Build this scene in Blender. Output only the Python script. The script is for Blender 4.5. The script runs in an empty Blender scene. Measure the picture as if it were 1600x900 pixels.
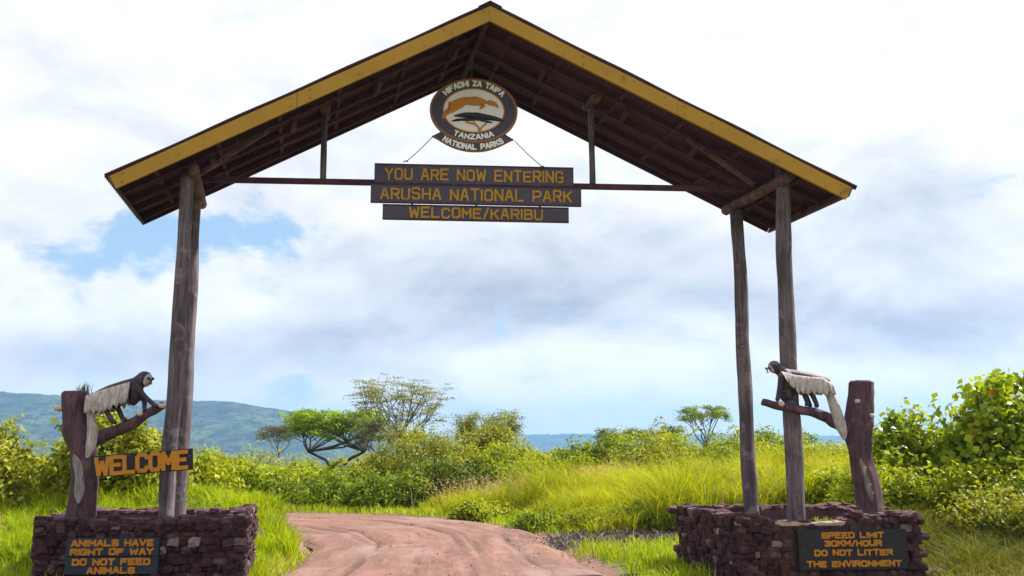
import bpy, bmesh, math, random
import numpy as np
from mathutils import Vector, Matrix

# ------------------------------------------------------------------ camera, sky, sun, exposure
scene = bpy.context.scene
C = scene.collection
R = math.radians

cam_d = bpy.data.cameras.new('camera')
cam = bpy.data.objects.new('camera', cam_d)
C.objects.link(cam)
cam.location = (0, 0, 1.65)
cam.rotation_euler = (R(90 + 9.65), 0, 0)
cam_d.sensor_width = 36
cam_d.lens = 31.5
cam_d.clip_start = 0.05
cam_d.clip_end = 20000
scene.camera = cam

SUN_EL, SUN_AZ = R(48), R(66)          # azimuth from +Y towards +X
world = bpy.data.worlds.new('World')
scene.world = world
world.use_nodes = True


class NT:
    """tiny helper for building node trees"""
    def __init__(self, tree):
        self.t = tree
        tree.nodes.clear()

    def n(self, kind, **kw):
        nd = self.t.nodes.new(kind)
        for k, v in kw.items():
            setattr(nd, k, v)
        return nd

    def put(self, sock, v):
        if isinstance(v, bpy.types.NodeSocket):
            self.t.links.new(v, sock)
        elif v is not None:
            if sock.type == 'RGBA' and len(v) == 3:
                v = (*v, 1)
            sock.default_value = v

    def math(self, op, a, b=None, c=None, clamp=False):
        nd = self.n('ShaderNodeMath', operation=op)
        nd.use_clamp = clamp
        self.put(nd.inputs[0], a)
        if b is not None: self.put(nd.inputs[1], b)
        if c is not None: self.put(nd.inputs[2], c)
        return nd.outputs[0]

    def vmath(self, op, a, b=None):
        nd = self.n('ShaderNodeVectorMath', operation=op)
        self.put(nd.inputs[0], a)
        if b is not None: self.put(nd.inputs[1], b)
        return nd.outputs['Value'] if op in ('DOT_PRODUCT', 'LENGTH', 'DISTANCE') else nd.outputs[0]

    def mix(self, f, a, b, blend='MIX'):
        nd = self.n('ShaderNodeMix', data_type='RGBA', blend_type=blend)
        self.put(nd.inputs[0], f); self.put(nd.inputs[6], a); self.put(nd.inputs[7], b)
        return nd.outputs[2]

    def rng(self, v, a, b, c=0.0, d=1.0, smooth=True):
        nd = self.n('ShaderNodeMapRange')
        nd.interpolation_type = 'SMOOTHSTEP' if smooth else 'LINEAR'
        self.put(nd.inputs[0], v)
        for i, x in enumerate((a, b, c, d)): self.put(nd.inputs[1 + i], x)
        return nd.outputs[0]

    def noise(self, vec, scale, detail=4, rough=0.55, dist=0.0, out=0):
        nd = self.n('ShaderNodeTexNoise')
        self.put(nd.inputs['Vector'], vec)
        nd.inputs['Scale'].default_value = scale
        nd.inputs['Detail'].default_value = detail
        nd.inputs['Roughness'].default_value = rough
        nd.inputs['Distortion'].default_value = dist
        return nd.outputs[out]


def build_world():
    w = NT(world.node_tree)
    tc = w.n('ShaderNodeTexCoord')
    d = tc.outputs['Generated']
    sep = w.n('ShaderNodeSeparateXYZ'); w.put(sep.inputs[0], d)
    X, Y, Z = sep.outputs
    sky = w.n('ShaderNodeTexSky', sky_type='NISHITA')
    sky.sun_disc = False
    sky.sun_elevation = SUN_EL
    sky.sun_rotation = SUN_AZ
    sky.air_density = 1.0
    sky.dust_density = 0.6
    # cloud deck: direction projected to a layer overhead
    zz = w.math('ADD', w.math('MAXIMUM', Z, 0.0), 0.16)
    cmb = w.n('ShaderNodeCombineXYZ')
    w.put(cmb.inputs[0], w.math('DIVIDE', X, zz)); w.put(cmb.inputs[1], w.math('DIVIDE', Y, zz)); cmb.inputs[2].default_value = 3.7
    p = cmb.outputs[0]
    st = w.n('ShaderNodeMapping'); w.put(st.inputs[0], d); st.inputs['Scale'].default_value = (1, 1, 1.9)
    q = st.outputs[0]
    up_ = w.n('ShaderNodeMapping'); w.put(up_.inputs[0], q); up_.inputs['Location'].default_value = (0.012, 0.0, 0.05)
    deck = w.noise(p, 0.8, 5, 0.55, 0.3)
    puff = w.noise(q, 5.2, 10, 0.58, 0.25)
    puff_up = w.noise(up_.outputs[0], 5.2, 10, 0.58, 0.25)
    soft = w.noise(q, 2.1, 4, 0.5, 0.2)
    wisp = w.noise(q, 10.0, 8, 0.62, 0.6)

    def blob(cx, cz, rx, rz):
        """soft spot in the sky around direction (cx, 1, cz), wide rx, high rz"""
        yy = w.math('MAXIMUM', Y, 0.05)
        ax = w.math('DIVIDE', w.math('SUBTRACT', w.math('DIVIDE', X, yy), cx), rx)
        az = w.math('DIVIDE', w.math('SUBTRACT', w.math('DIVIDE', Z, yy), cz), rz)
        r2 = w.math('ADD', w.math('MULTIPLY', ax, ax), w.math('MULTIPLY', az, az))
        g = w.math('EXPONENT', w.math('MULTIPLY', r2, -1.0))
        return w.math('MULTIPLY', g, w.math('GREATER_THAN', Y, 0.05))

    def add(*v):
        o = v[0]
        for q_ in v[1:]: o = w.math('ADD', o, q_)
        return o
    mul = lambda a, b: w.math('MULTIPLY', a, b)
    cen = lambda a: w.math('SUBTRACT', a, 0.5)
    # openings with blue showing
    hole = add(mul(blob(-0.47, 0.215, 0.09, 0.040), 1.0), mul(blob(-0.36, 0.232, 0.09, 0.022), 0.75), mul(blob(-0.24, 0.235, 0.08, 0.018), 0.45),
               mul(blob(-0.26, 0.215, 0.05, 0.02), 0.4), mul(blob(-0.15, 0.222, 0.05, 0.014), 0.25),
               mul(blob(0.05, 0.080, 0.11, 0.018), 0.42), mul(blob(-0.53, 0.275, 0.06, 0.02), 0.5), mul(blob(0.10, 0.10, 0.05, 0.01), 0.3))
    cover = add(0.74, mul(cen(deck), 0.35), mul(cen(puff), 2.2), mul(cen(wisp), 1.5), mul(hole, -0.62), w.rng(Z, 0.22, 0.34, 0.0, 0.30))
    mask = w.rng(cover, 0.07, 0.46)
    # light and grey parts of the clouds
    grey = add(mul(blob(-0.02, 0.165, 0.18, 0.050), 0.55), mul(blob(0.17, 0.215, 0.20, 0.055), 0.32),
               mul(blob(0.47, 0.27, 0.10, 0.10), 0.36), mul(blob(0.25, 0.13, 0.35, 0.03), 0.26), mul(blob(0.50, 0.13, 0.13, 0.04), 0.45),
               mul(blob(-0.45, 0.095, 0.22, 0.028), 0.50), mul(blob(-0.20, 0.11, 0.16, 0.03), 0.30), mul(blob(-0.45, 0.42, 0.14, 0.07), 0.12), mul(blob(-0.5, 0.29, 0.1, 0.03), 0.15),
               mul(blob(-0.36, 0.15, 0.16, 0.022), -0.25), mul(blob(0.36, 0.36, 0.2, 0.1), -0.1))
    relief = mul(w.math('SUBTRACT', puff_up, puff), 1.7)
    shade = add(w.rng(Z, 0.2, 0.42, 0.20, 0.04), mul(grey, 1.0), mul(cen(soft), 0.8), relief, mul(cen(wisp), 0.16))
    shade = w.rng(shade, 0.0, 1.0, 0, 1, False)
    white, dark = (7.5, 7.55, 7.65), (3.3, 3.65, 4.35)
    cloud = w.mix(shade, white, dark)
    blue = w.mix(0.6, sky.outputs[0], (3.2, 4.9, 6.7))
    col = w.mix(mask, blue, cloud)
    # pale air near the horizon
    col = w.mix(w.rng(Z, 0.0, 0.09, 0.6, 0.0), col, (6.3, 6.2, 6.25))
    bg = w.n('ShaderNodeBackground')
    w.put(bg.inputs[0], col)
    bg.inputs[1].default_value = 0.070
    o = w.n('ShaderNodeOutputWorld')
    w.put(o.inputs[0], bg.outputs[0])
    world.cycles.sampling_method = 'MANUAL'
    world.cycles.sample_map_resolution = 512


build_world()

sun_d = bpy.data.lights.new('sun', 'SUN')
sun = bpy.data.objects.new('sun', sun_d)
C.objects.link(sun)
sun_d.energy = 5.0
sun_d.angle = R(1.5)
sun_d.color = (1.0, 0.95, 0.86)
sv = Vector((math.sin(SUN_AZ) * math.cos(SUN_EL), math.cos(SUN_AZ) * math.cos(SUN_EL), math.sin(SUN_EL)))
sun.rotation_euler = sv.to_track_quat('Z', 'Y').to_euler()
sun.location = (30, 30, 40)

vs = scene.view_settings
vs.view_transform = 'Standard'
vs.look = 'None'
vs.gamma = 1
vs.exposure = 1.10
vs.use_curve_mapping = False
scene.render.engine = 'CYCLES'
scene.cycles.volume_bounces = 0
scene.cycles.max_bounces = 8
scene.cycles.transparent_max_bounces = 8
scene.cycles.use_denoising = True

rnd = random.Random(11)


# ------------------------------------------------------------------ helpers
def tag(o, label=None, cat=None, group=None, kind=None):
    if label: o['label'] = label
    if cat: o['category'] = cat
    if group: o['group'] = group
    if kind: o['kind'] = kind
    return o


def empty(name, loc=(0, 0, 0)):
    o = bpy.data.objects.new(name, None)
    o.empty_display_size = 0.2
    C.objects.link(o)
    o.location = loc
    return o


def link(name, me, mat=None, parent=None):
    o = bpy.data.objects.new(name, me)
    C.objects.link(o)
    if mat is not None and not me.materials:
        for m in (mat if isinstance(mat, (list, tuple)) else [mat]):
            me.materials.append(m)
    if parent is not None:
        o.parent = parent
        if parent.type == 'EMPTY' or True:
            w = Vector((0, 0, 0)); q = parent
            while q is not None:
                w += q.location; q = q.parent
            o.location = -w          # geometry is written in scene metres
    return o


def obj(name, bm, mat=None, parent=None, smooth=False):
    me = bpy.data.meshes.new(name)
    bmesh.ops.recalc_face_normals(bm, faces=bm.faces)
    bm.to_mesh(me); bm.free()
    if smooth:
        me.polygons.foreach_set('use_smooth', [True] * len(me.polygons))
    return link(name, me, mat, parent)


def npmesh(name, V, F, tint=None, smooth=False):
    """V (n,3), F (m,k) with k 3 or 4; tint (m,) stored per face"""
    V = np.ascontiguousarray(V, np.float32); F = np.ascontiguousarray(F, np.int32)
    me = bpy.data.meshes.new(name)
    m, k = F.shape
    me.vertices.add(len(V)); me.vertices.foreach_set('co', V.ravel())
    me.loops.add(m * k); me.loops.foreach_set('vertex_index', F.ravel())
    me.polygons.add(m); me.polygons.foreach_set('loop_start', np.arange(0, m * k, k, dtype=np.int32))
    if smooth: me.polygons.foreach_set('use_smooth', np.ones(m, dtype=bool))
    if tint is not None:
        a = me.attributes.new('tint', 'FLOAT', 'FACE')
        a.data.foreach_set('value', np.ascontiguousarray(tint, np.float32))
    me.update(calc_edges=True)
    return me


def add_box(bm, c, size, rot=None, taper=1.0):
    sx, sy, sz = (s / 2 for s in size)
    vs_ = []
    for dz in (-1, 1):
        for dx, dy in ((-1, -1), (1, -1), (1, 1), (-1, 1)):
            k = taper if dz > 0 else 1
            v = Vector((dx * sx * k, dy * sy * k, dz * sz))
            if rot is not None: v = rot @ v
            vs_.append(bm.verts.new(v + Vector(c)))
    for f in ((0, 3, 2, 1), (4, 5, 6, 7), (0, 1, 5, 4), (1, 2, 6, 5), (2, 3, 7, 6), (3, 0, 4, 7)):
        bm.faces.new([vs_[i] for i in f])


def add_bar(bm, a, b, w, h, up=(0, 0, 1)):
    """rectangular bar from a to b: w across, h along up"""
    a, b = Vector(a), Vector(b)
    d = (b - a).normalized(); up = Vector(up)
    s = d.cross(up).normalized(); u = s.cross(d).normalized()
    vs_ = []
    for p in (a, b):
        for i, j in ((-1, -1), (1, -1), (1, 1), (-1, 1)):
            vs_.append(bm.verts.new(p + s * (i * w / 2) + u * (j * h / 2)))
    for f in ((0, 1, 2, 3), (7, 6, 5, 4), (0, 4, 5, 1), (1, 5, 6, 2), (2, 6, 7, 3), (3, 7, 4, 0)):
        bm.faces.new([vs_[i] for i in f])


def add_tube(bm, pts, radii, seg=10, jit=0.0, rr=None, sq=1.0, cap=True):
    """tube through pts with radii; jit roughens it; sq squashes along the second cross axis"""
    pts = [Vector(p) for p in pts]
    rings = []
    ref = Vector((0.13, 1, 0.07)).normalized()
    for i, p in enumerate(pts):
        d = (pts[min(i + 1, len(pts) - 1)] - pts[max(i - 1, 0)]).normalized()
        if abs(d.dot(ref)) > 0.95: ref = Vector((1, 0.1, 0.05)).normalized()
        s = d.cross(ref).normalized(); u = s.cross(d).normalized()
        r = radii[i] if isinstance(radii, (list, tuple)) else radii
        ring = []
        for k in range(seg):
            a = 2 * math.pi * k / seg
            q = r * (1 + (rr.uniform(-jit, jit) if rr else 0))
            ring.append(bm.verts.new(p + s * (math.cos(a) * q) + u * (math.sin(a) * q * sq)))
        rings.append(ring)
    for a, b in zip(rings, rings[1:]):
        for k in range(seg):
            bm.faces.new((a[k], a[(k + 1) % seg], b[(k + 1) % seg], b[k]))
    if cap:
        bm.faces.new(rings[0][::-1]); bm.faces.new(rings[-1])
    return rings


def resample(pts, radii, n):
    """smooth chain through pts (Catmull-Rom), n steps per span"""
    P = [Vector(p) for p in pts]
    out, rad = [], []
    for i in range(len(P) - 1):
        p0, p1, p2, p3 = P[max(i - 1, 0)], P[i], P[i + 1], P[min(i + 2, len(P) - 1)]
        for k in range(n):
            t = k / n
            out.append(0.5 * ((2 * p1) + (p2 - p0) * t + (2 * p0 - 5 * p1 + 4 * p2 - p3) * t * t + (3 * p1 - p0 - 3 * p2 + p3) * t ** 3))
            rad.append(radii[i] * (1 - t) + radii[i + 1] * t)
    out.append(P[-1]); rad.append(radii[-1])
    return out, rad


# ------------------------------------------------------------------ materials
def mat(name):
    m = bpy.data.materials.new(name)
    m.use_nodes = True
    return m, NT(m.node_tree)


def finish(m, w, color, rough=0.8, bump=None, strength=0.4, dist=0.02, spec=0.3, metallic=0.0):
    b = w.n('ShaderNodeBsdfPrincipled')
    w.put(b.inputs['Base Color'], color)
    w.put(b.inputs['Roughness'], rough)
    b.inputs['Specular IOR Level'].default_value = spec
    b.inputs['Metallic'].default_value = metallic
    if bump is not None:
        bp = w.n('ShaderNodeBump')
        bp.inputs['Strength'].default_value = strength
        bp.inputs['Distance'].default_value = dist
        w.put(bp.inputs['Height'], bump)
        w.put(b.inputs['Normal'], bp.outputs[0])
    o = w.n('ShaderNodeOutputMaterial')
    w.put(o.inputs[0], b.outputs[0])
    return m


def coords(w, out='Object', scale=(1, 1, 1)):
    tc = w.n('ShaderNodeTexCoord')
    mp = w.n('ShaderNodeMapping')
    w.put(mp.inputs[0], tc.outputs[out])
    mp.inputs['Scale'].default_value = scale
    return mp.outputs[0]


def m_wood(name, dark, light, grain=(9, 9, 1.2), rough=0.85, patch=None):
    m, w = mat(name)
    p = coords(w, 'Object', grain)
    a = w.noise(p, 2.2, 8, 0.65, 0.8)
    b = w.noise(coords(w), 1.7, 5, 0.6, 0.3)
    c = w.mix(w.rng(a, 0.32, 0.68), dark, light)
    c = w.mix(w.math('MULTIPLY', w.rng(b, 0.42, 0.68), 0.55), c, tuple(x * 0.5 for x in dark))
    if patch: c = w.mix(w.math('MULTIPLY', w.rng(w.noise(coords(w), 5.5, 6, 0.6), 0.56, 0.66), 0.7), c, patch)
    return finish(m, w, c, rough, a, 0.6, 0.012)


def m_paint(name, col, worn, rough=0.55, amount=(0.62, 0.75), scale=6.0):
    m, w = mat(name)
    p = coords(w)
    a = w.noise(p, scale, 8, 0.65, 0.2)
    b = w.noise(p, 1.6, 4, 0.6)
    f = w.noise(p, 40.0, 3, 0.6)
    c = w.mix(w.rng(b, 0.3, 0.7, 0.0, 0.35), col, tuple(x * 0.62 for x in col))
    c = w.mix(w.math('MULTIPLY', w.rng(a, *amount), 0.8), c, worn)
    return finish(m, w, c, rough, w.math('ADD', a, w.math('MULTIPLY', f, 0.4)), 0.25, 0.006)


def m_leaf(name, lo, hi, warm=None, trans=0.35, rough=0.55):
    m, w = mat(name)
    at = w.n('ShaderNodeAttribute'); at.attribute_name = 'tint'
    t = at.outputs['Fac']
    c = w.mix(w.rng(t, 0.0, 1.0, 0, 1, False), lo, hi)
    if warm: c = w.mix(w.rng(t, 0.955, 0.965), c, warm)
    d = w.n('ShaderNodeBsdfPrincipled')
    w.put(d.inputs['Base Color'], c); d.inputs['Roughness'].default_value = rough
    d.inputs['Specular IOR Level'].default_value = 0.18
    tr = w.n('ShaderNodeBsdfTranslucent')
    w.put(tr.inputs[0], w.mix(1.0, c, (1.35, 1.25, 0.55), 'MULTIPLY'))
    mx = w.n('ShaderNodeMixShader'); mx.inputs[0].default_value = trans
    w.put(mx.inputs[1], d.outputs[0]); w.put(mx.inputs[2], tr.outputs[0])
    o = w.n('ShaderNodeOutputMaterial'); w.put(o.inputs[0], mx.outputs[0])
    return m


M = {}
M['log'] = m_wood('weathered_log', (0.060, 0.044, 0.056), (0.180, 0.142, 0.156), (13, 13, 0.8), patch=(0.21, 0.175, 0.185))
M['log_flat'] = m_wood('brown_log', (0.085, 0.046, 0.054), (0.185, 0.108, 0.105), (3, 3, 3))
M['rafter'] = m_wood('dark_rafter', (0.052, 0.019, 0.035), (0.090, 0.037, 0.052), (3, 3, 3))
M['sheet'] = m_paint('dark_roof_sheet', (0.064, 0.023, 0.042), (0.095, 0.037, 0.055), 0.6, (0.5, 0.75), 3.0)
M['fascia'] = m_paint('yellow_fascia', (0.38, 0.205, 0.012), (0.18, 0.09, 0.025), 0.55, (0.54, 0.74), 5.0)
M['edge'] = m_paint('roof_edge', (0.06, 0.035, 0.05), (0.12, 0.08, 0.08), 0.6)
M['board'] = m_paint('navy_board', (0.066, 0.055, 0.088), (0.115, 0.095, 0.12), 0.6, (0.55, 0.8))
M['board_dark'] = m_paint('black_board', (0.022, 0.018, 0.026), (0.06, 0.04, 0.05), 0.7, (0.55, 0.8))
M['plaque_blue'] = m_paint('blue_plaque', (0.022, 0.030, 0.052), (0.045, 0.05, 0.07), 0.6, (0.55, 0.8))
M['yellow'] = m_paint('yellow_lettering', (0.42, 0.22, 0.012), (0.16, 0.09, 0.03), 0.6, (0.55, 0.70), 11)
M['orange'] = m_paint('orange_lettering', (0.50, 0.19, 0.012), (0.20, 0.08, 0.02), 0.6, (0.55, 0.70), 11)
M['white'] = m_paint('white_paint', (0.82, 0.81, 0.81), (0.5, 0.47, 0.44), 0.5)
M['cream'] = m_paint('cream_paint', (0.74, 0.72, 0.73), (0.42, 0.38, 0.34), 0.5)
M['black'] = m_paint('black_paint', (0.018, 0.016, 0.022), (0.05, 0.045, 0.05), 0.5)
M['rim'] = m_paint('copper_rim', (0.30, 0.11, 0.04), (0.18, 0.07, 0.05), 0.5)
M['metal'] = m_paint('old_metal', (0.12, 0.10, 0.10), (0.22, 0.12, 0.07), 0.5)
M['statue_black'] = m_paint('statue_dark', (0.040, 0.024, 0.042), (0.16, 0.12, 0.14), 0.6, (0.52, 0.70), 12)
M['statue_grey'] = m_paint('statue_grey_back', (0.15, 0.10, 0.135), (0.25, 0.19, 0.21), 0.6, (0.5, 0.75))
def m_pale_hair():
    m, w = mat('statue_pale')
    a = w.noise(coords(w, 'Object', (26, 26, 3.0)), 2.0, 8, 0.7, 0.5)
    b = w.noise(coords(w), 9.0, 6, 0.65)
    c = w.mix(w.rng(a, 0.36, 0.66), (0.27, 0.225, 0.225), (0.56, 0.50, 0.49))
    c = w.mix(w.math('MULTIPLY', w.rng(b, 0.58, 0.70), 0.5), c, (0.17, 0.125, 0.12))
    return finish(m, w, c, 0.8, w.math('ADD', a, w.math('MULTIPLY', b, 0.4)), 0.7, 0.02)


M['statue_white'] = m_pale_hair()
M['pale_cut'] = m_paint('pale_cut_wood', (0.55, 0.44, 0.38), (0.34, 0.25, 0.2), 0.8)


def m_stump():
    m, w = mat('carved_bark')
    p = coords(w, 'Object', (8, 8, 1.4))
    a = w.noise(p, 2.0, 8, 0.68, 1.0)
    b = w.noise(coords(w), 4.0, 6, 0.6)
    c = w.mix(w.rng(a, 0.3, 0.7), (0.040, 0.019, 0.030), (0.115, 0.060, 0.076))
    c = w.mix(w.math('MULTIPLY', w.rng(b, 0.55, 0.72), 0.5), c, (0.19, 0.12, 0.12))
    return finish(m, w, c, 0.85, a, 0.8, 0.02)


M['stump'] = m_stump()


def m_stone():
    m, w = mat('lava_stone')
    oi = w.n('ShaderNodeObjectInfo')
    r = oi.outputs['Random']
    cr = w.n('ShaderNodeValToRGB')
    w.put(cr.inputs[0], r)
    e = cr.color_ramp.elements
    e[0].position = 0.0; e[0].color = (0.034, 0.012, 0.020, 1)
    e[1].position = 1.0; e[1].color = (0.42, 0.29, 0.30, 1)
    for pos, c in ((0.3, (0.062, 0.022, 0.030)), (0.55, (0.105, 0.040, 0.044)), (0.75, (0.050, 0.024, 0.036)), (0.93, (0.15, 0.075, 0.076))):
        k = e.new(pos); k.color = (*c, 1)
    p = coords(w)
    a = w.noise(p, 2.2, 8, 0.7)
    c = w.mix(w.rng(a, 0.35, 0.68), cr.outputs[0], w.mix(1.0, cr.outputs[0], (0.5, 0.48, 0.5), 'MULTIPLY'))
    c = w.mix(w.math('MULTIPLY', w.rng(w.noise(p, 6.0, 4, 0.6), 0.62, 0.74), 0.6), c, (0.27, 0.2, 0.2))
    return finish(m, w, c, 0.85, a, 0.9, 0.05)


M['stone'] = m_stone()


def m_simple(name, a, b, scale=4.0, rough=0.95, strength=0.6, dist=0.03):
    m, w = mat(name)
    n = w.noise(coords(w), scale, 8, 0.65, 0.2)
    n2 = w.noise(coords(w), scale * 6, 4, 0.6)
    return finish(m, w, w.mix(w.rng(n, 0.3, 0.7), a, b), rough, w.math('ADD', n, w.math('MULTIPLY', n2, 0.5)), strength, dist)


M['mortar'] = m_simple('dark_mortar', (0.05, 0.028, 0.032), (0.10, 0.06, 0.062), 8)
M['cement'] = m_simple('smooth_cement', (0.20, 0.15, 0.11), (0.34, 0.27, 0.2), 8, 0.8, 0.2)
M['soil'] = m_simple('planter_soil', (0.10, 0.055, 0.04), (0.2, 0.115, 0.085), 6)
M['mud'] = m_simple('dark_mud', (0.020, 0.014, 0.015), (0.065, 0.045, 0.042), 3.5, 0.35, 0.9, 0.06)
M['dry'] = m_leaf('dry_straw', (0.030, 0.022, 0.022), (0.32, 0.26, 0.22), None, 0.1, 0.8)
M['bark'] = m_wood('tree_bark', (0.035, 0.025, 0.024), (0.11, 0.085, 0.075), (4, 4, 2))
M['bark_grey'] = m_wood('grey_bark', (0.09, 0.075, 0.072), (0.2, 0.17, 0.16), (4, 4, 2))

M['leaf_lime'] = m_leaf('lime_leaves', (0.10, 0.155, 0.005), (0.42, 0.46, 0.008), (0.42, 0.36, 0.03))
M['leaf_olive'] = m_leaf('olive_leaves', (0.11, 0.14, 0.012), (0.37, 0.38, 0.025), (0.36, 0.28, 0.06))
M['leaf_green'] = m_leaf('green_leaves', (0.055, 0.10, 0.008), (0.27, 0.36, 0.010), (0.34, 0.33, 0.04))
M['leaf_dark'] = m_leaf('deep_green_leaves', (0.04, 0.065, 0.014), (0.17, 0.23, 0.016), (0.25, 0.2, 0.05))
M['leaf_big'] = m_leaf('broad_leaves', (0.08, 0.145, 0.008), (0.36, 0.44, 0.012), (0.55, 0.13, 0.02), 0.4, 0.4)
M['leaf_acacia'] = m_leaf('acacia_leaves', (0.07, 0.13, 0.010), (0.36, 0.52, 0.010), None)
M['leaf_sparse'] = m_leaf('sparse_acacia_leaves', (0.10, 0.115, 0.035), (0.34, 0.36, 0.04), None, 0.25)
M['leaf_mauve'] = m_leaf('dull_leaves', (0.06, 0.062, 0.04), (0.16, 0.15, 0.05), None, 0.25)
M['grass'] = m_leaf('short_grass_blades', (0.085, 0.15, 0.004), (0.46, 0.56, 0.006), (0.42, 0.33, 0.12), 0.4, 0.7)
M['grass_tall'] = m_leaf('tall_grass_blades', (0.10, 0.15, 0.005), (0.56, 0.58, 0.008), (0.50, 0.38, 0.16), 0.4, 0.7)
M['grass_seed'] = m_leaf('seeding_grass', (0.44, 0.30, 0.17), (0.64, 0.46, 0.33), None, 0.35, 0.7)
M['grass_shade'] = m_leaf('shade_toned_grass_blades', (0.05, 0.07, 0.010), (0.20, 0.21, 0.02), (0.35, 0.27, 0.10), 0.3, 0.6)  # brownish green, with the corner's shade put into the blade colour


# ------------------------------------------------------------------ the land
ROAD = [(-0.1, -12), (-0.1, 0), (-0.25, 6), (-0.75, 10), (-1.02, 13), (-1.38, 15.6), (-2.1, 17.4), (-3.9, 18.95), (-8.0, 19.7), (-14, 20.2), (-24, 20.6)]
_rp, _ = resample([(x, y, 0) for x, y in ROAD], [1] * len(ROAD), 14)
RP = np.array([(p.x, p.y) for p in _rp])
RW = 2.05


def road_dist(x, y):
    """signed distance to the road centre line (positive on the right-hand side) and unsigned"""
    x = np.asarray(x, float); y = np.asarray(y, float)
    best = np.full(x.shape, 1e9); side = np.zeros(x.shape)
    for a, b in zip(RP[:-1], RP[1:]):
        d = b - a; L2 = (d ** 2).sum()
        t = np.clip(((x - a[0]) * d[0] + (y - a[1]) * d[1]) / L2, 0, 1)
        qx, qy = x - (a[0] + t * d[0]), y - (a[1] + t * d[1])
        dd = np.hypot(qx, qy)
        s = np.sign(d[1] * qx - d[0] * qy)
        m = dd < best
        best = np.where(m, dd, best); side = np.where(m, s, side)
    return best, side


def sstep(a, b, v):
    t = np.clip((v - a) / (b - a), 0, 1)
    return t * t * (3 - 2 * t)


def wob(x, y):
    return (np.sin(x * 0.9 + 1.3) * np.cos(y * 0.7 - 0.4) * 0.5 + np.sin(x * 2.1 - y * 1.3) * 0.25 + np.sin(x * 0.31 + y * 0.23) * 0.8)


def land(x, y):
    d, s = road_dist(x, y)
    e = np.maximum(d - RW, 0)
    right = 0.42 * sstep(0.3, 5.0, e) + 0.26 * sstep(3, 14, e)
    right = right * (0.15 + 0.85 * sstep(-4.5, 0.5, x))
    left = 0.30 * sstep(0.2, 3.0, e) + 0.12 * sstep(3, 12, e)
    z = np.where(s > 0, right, left)
    z = z * (0.10 + 0.90 * sstep(10.7, 14.2, y + 0.22 * np.maximum(x - 4.4, 0)))
    # grassy bank on the inside of the bend
    z = z + 0.50 * (1 - sstep(-4.2, -3.4, x)) * np.exp(-((y - 15.6) / 1.1) ** 2) * (1 - sstep(6.0, 9.5, -x)) * sstep(0.0, 0.45, e)
    # spur of trodden mud on the right
    mud = np.exp(-(((y - 15.4 - 0.1 * x) / 0.75) ** 2)) * sstep(-0.5, 0.6, x) * (1 - sstep(3.6, 5.0, x))
    z = z * (1 - 0.9 * mud)
    z = z + 0.05 * wob(x, y) * sstep(0.3, 2.0, e)
    # valley behind the bushes
    z = z - 1.2 * sstep(28, 48, y) * sstep(-3.5, 0.5, x) - 0.5 * sstep(52, 70, y)
    z = z - 32 * sstep(58, 420, y) - 6 * sstep(60, 300, np.abs(x))
    z = np.where(d < RW + 0.25, z - 0.10 * (1 - sstep(RW - 0.1, RW + 0.25, d)), z)
    return z


def land1(x, y):
    return float(land(np.array([x]), np.array([y]))[0])


def grid_lines(lo, hi, fine_lo, fine_hi, step, far):
    a = list(np.arange(fine_lo, fine_hi + 1e-6, step))
    v, s = fine_hi, step
    while v < hi:
        s *= far; v += s; a.append(min(v, hi))
    v, s = fine_lo, step
    while v > lo:
        s *= far; v -= s; a.insert(0, max(v, lo))
    return np.array(sorted(set(np.round(a, 4))))


def m_ground():
    m, w = mat('savanna_ground')
    at = w.n('ShaderNodeAttribute'); at.attribute_name = 'bare'
    p = coords(w)
    a = w.noise(p, 0.9, 8, 0.65, 0.3)
    b = w.noise(p, 7.0, 6, 0.65)
    far = w.noise(p, 0.03, 9, 0.7, 0.2)
    g = w.mix(w.rng(b, 0.3, 0.7), (0.045, 0.065, 0.008), (0.15, 0.17, 0.014))
    g = w.mix(w.rng(a, 0.5, 0.72, 0, 0.5), g, (0.13, 0.10, 0.035))
    g = w.mix(w.rng(far, 0.42, 0.6, 0, 0.45), g, (0.03, 0.05, 0.014))
    dirt = w.mix(w.rng(a, 0.3, 0.7), (0.12, 0.062, 0.047), (0.21, 0.115, 0.09))
    f = w.math('ADD', at.outputs['Fac'], w.math('MULTIPLY', w.math('SUBTRACT', b, 0.5), 0.9))
    c = w.mix(w.rng(f, 0.35, 0.6), g, dirt)
    return finish(m, w, c, 0.95, w.math('ADD', a, b), 0.6, 0.04)


def build_ground():
    xs = grid_lines(-3300, 3300, -14, 12, 0.22, 1.16)
    ys = grid_lines(-60, 3350, 4, 30, 0.22, 1.13)
    X, Y = np.meshgrid(xs, ys)
    Z = land(X.ravel(), Y.ravel())
    V = np.stack([X.ravel(), Y.ravel(), Z], 1)
    nx, ny = len(xs), len(ys)
    i = np.arange(nx * ny).reshape(ny, nx)
    F = np.stack([i[:-1, :-1], i[:-1, 1:], i[1:, 1:], i[1:, :-1]], -1).reshape(-1, 4)
    me = npmesh('ground', V, F, smooth=True)
    d, s = road_dist(V[:, 0], V[:, 1])
    bare = 1 - sstep(RW - 0.1, RW + 0.55, d)
    bare = np.maximum(bare, 0.55 * np.exp(-(((V[:, 0] + 3.9) / 0.7) ** 2 + ((V[:, 1] - 15.3) / 1.6) ** 2)))
    a = me.attributes.new('bare', 'FLOAT', 'POINT')
    a.data.foreach_set('value', bare.astype(np.float32))
    o = link('ground', me, m_ground())
    tag(o, 'green savanna ground either side of the dirt road', kind='structure')


build_ground()


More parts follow.
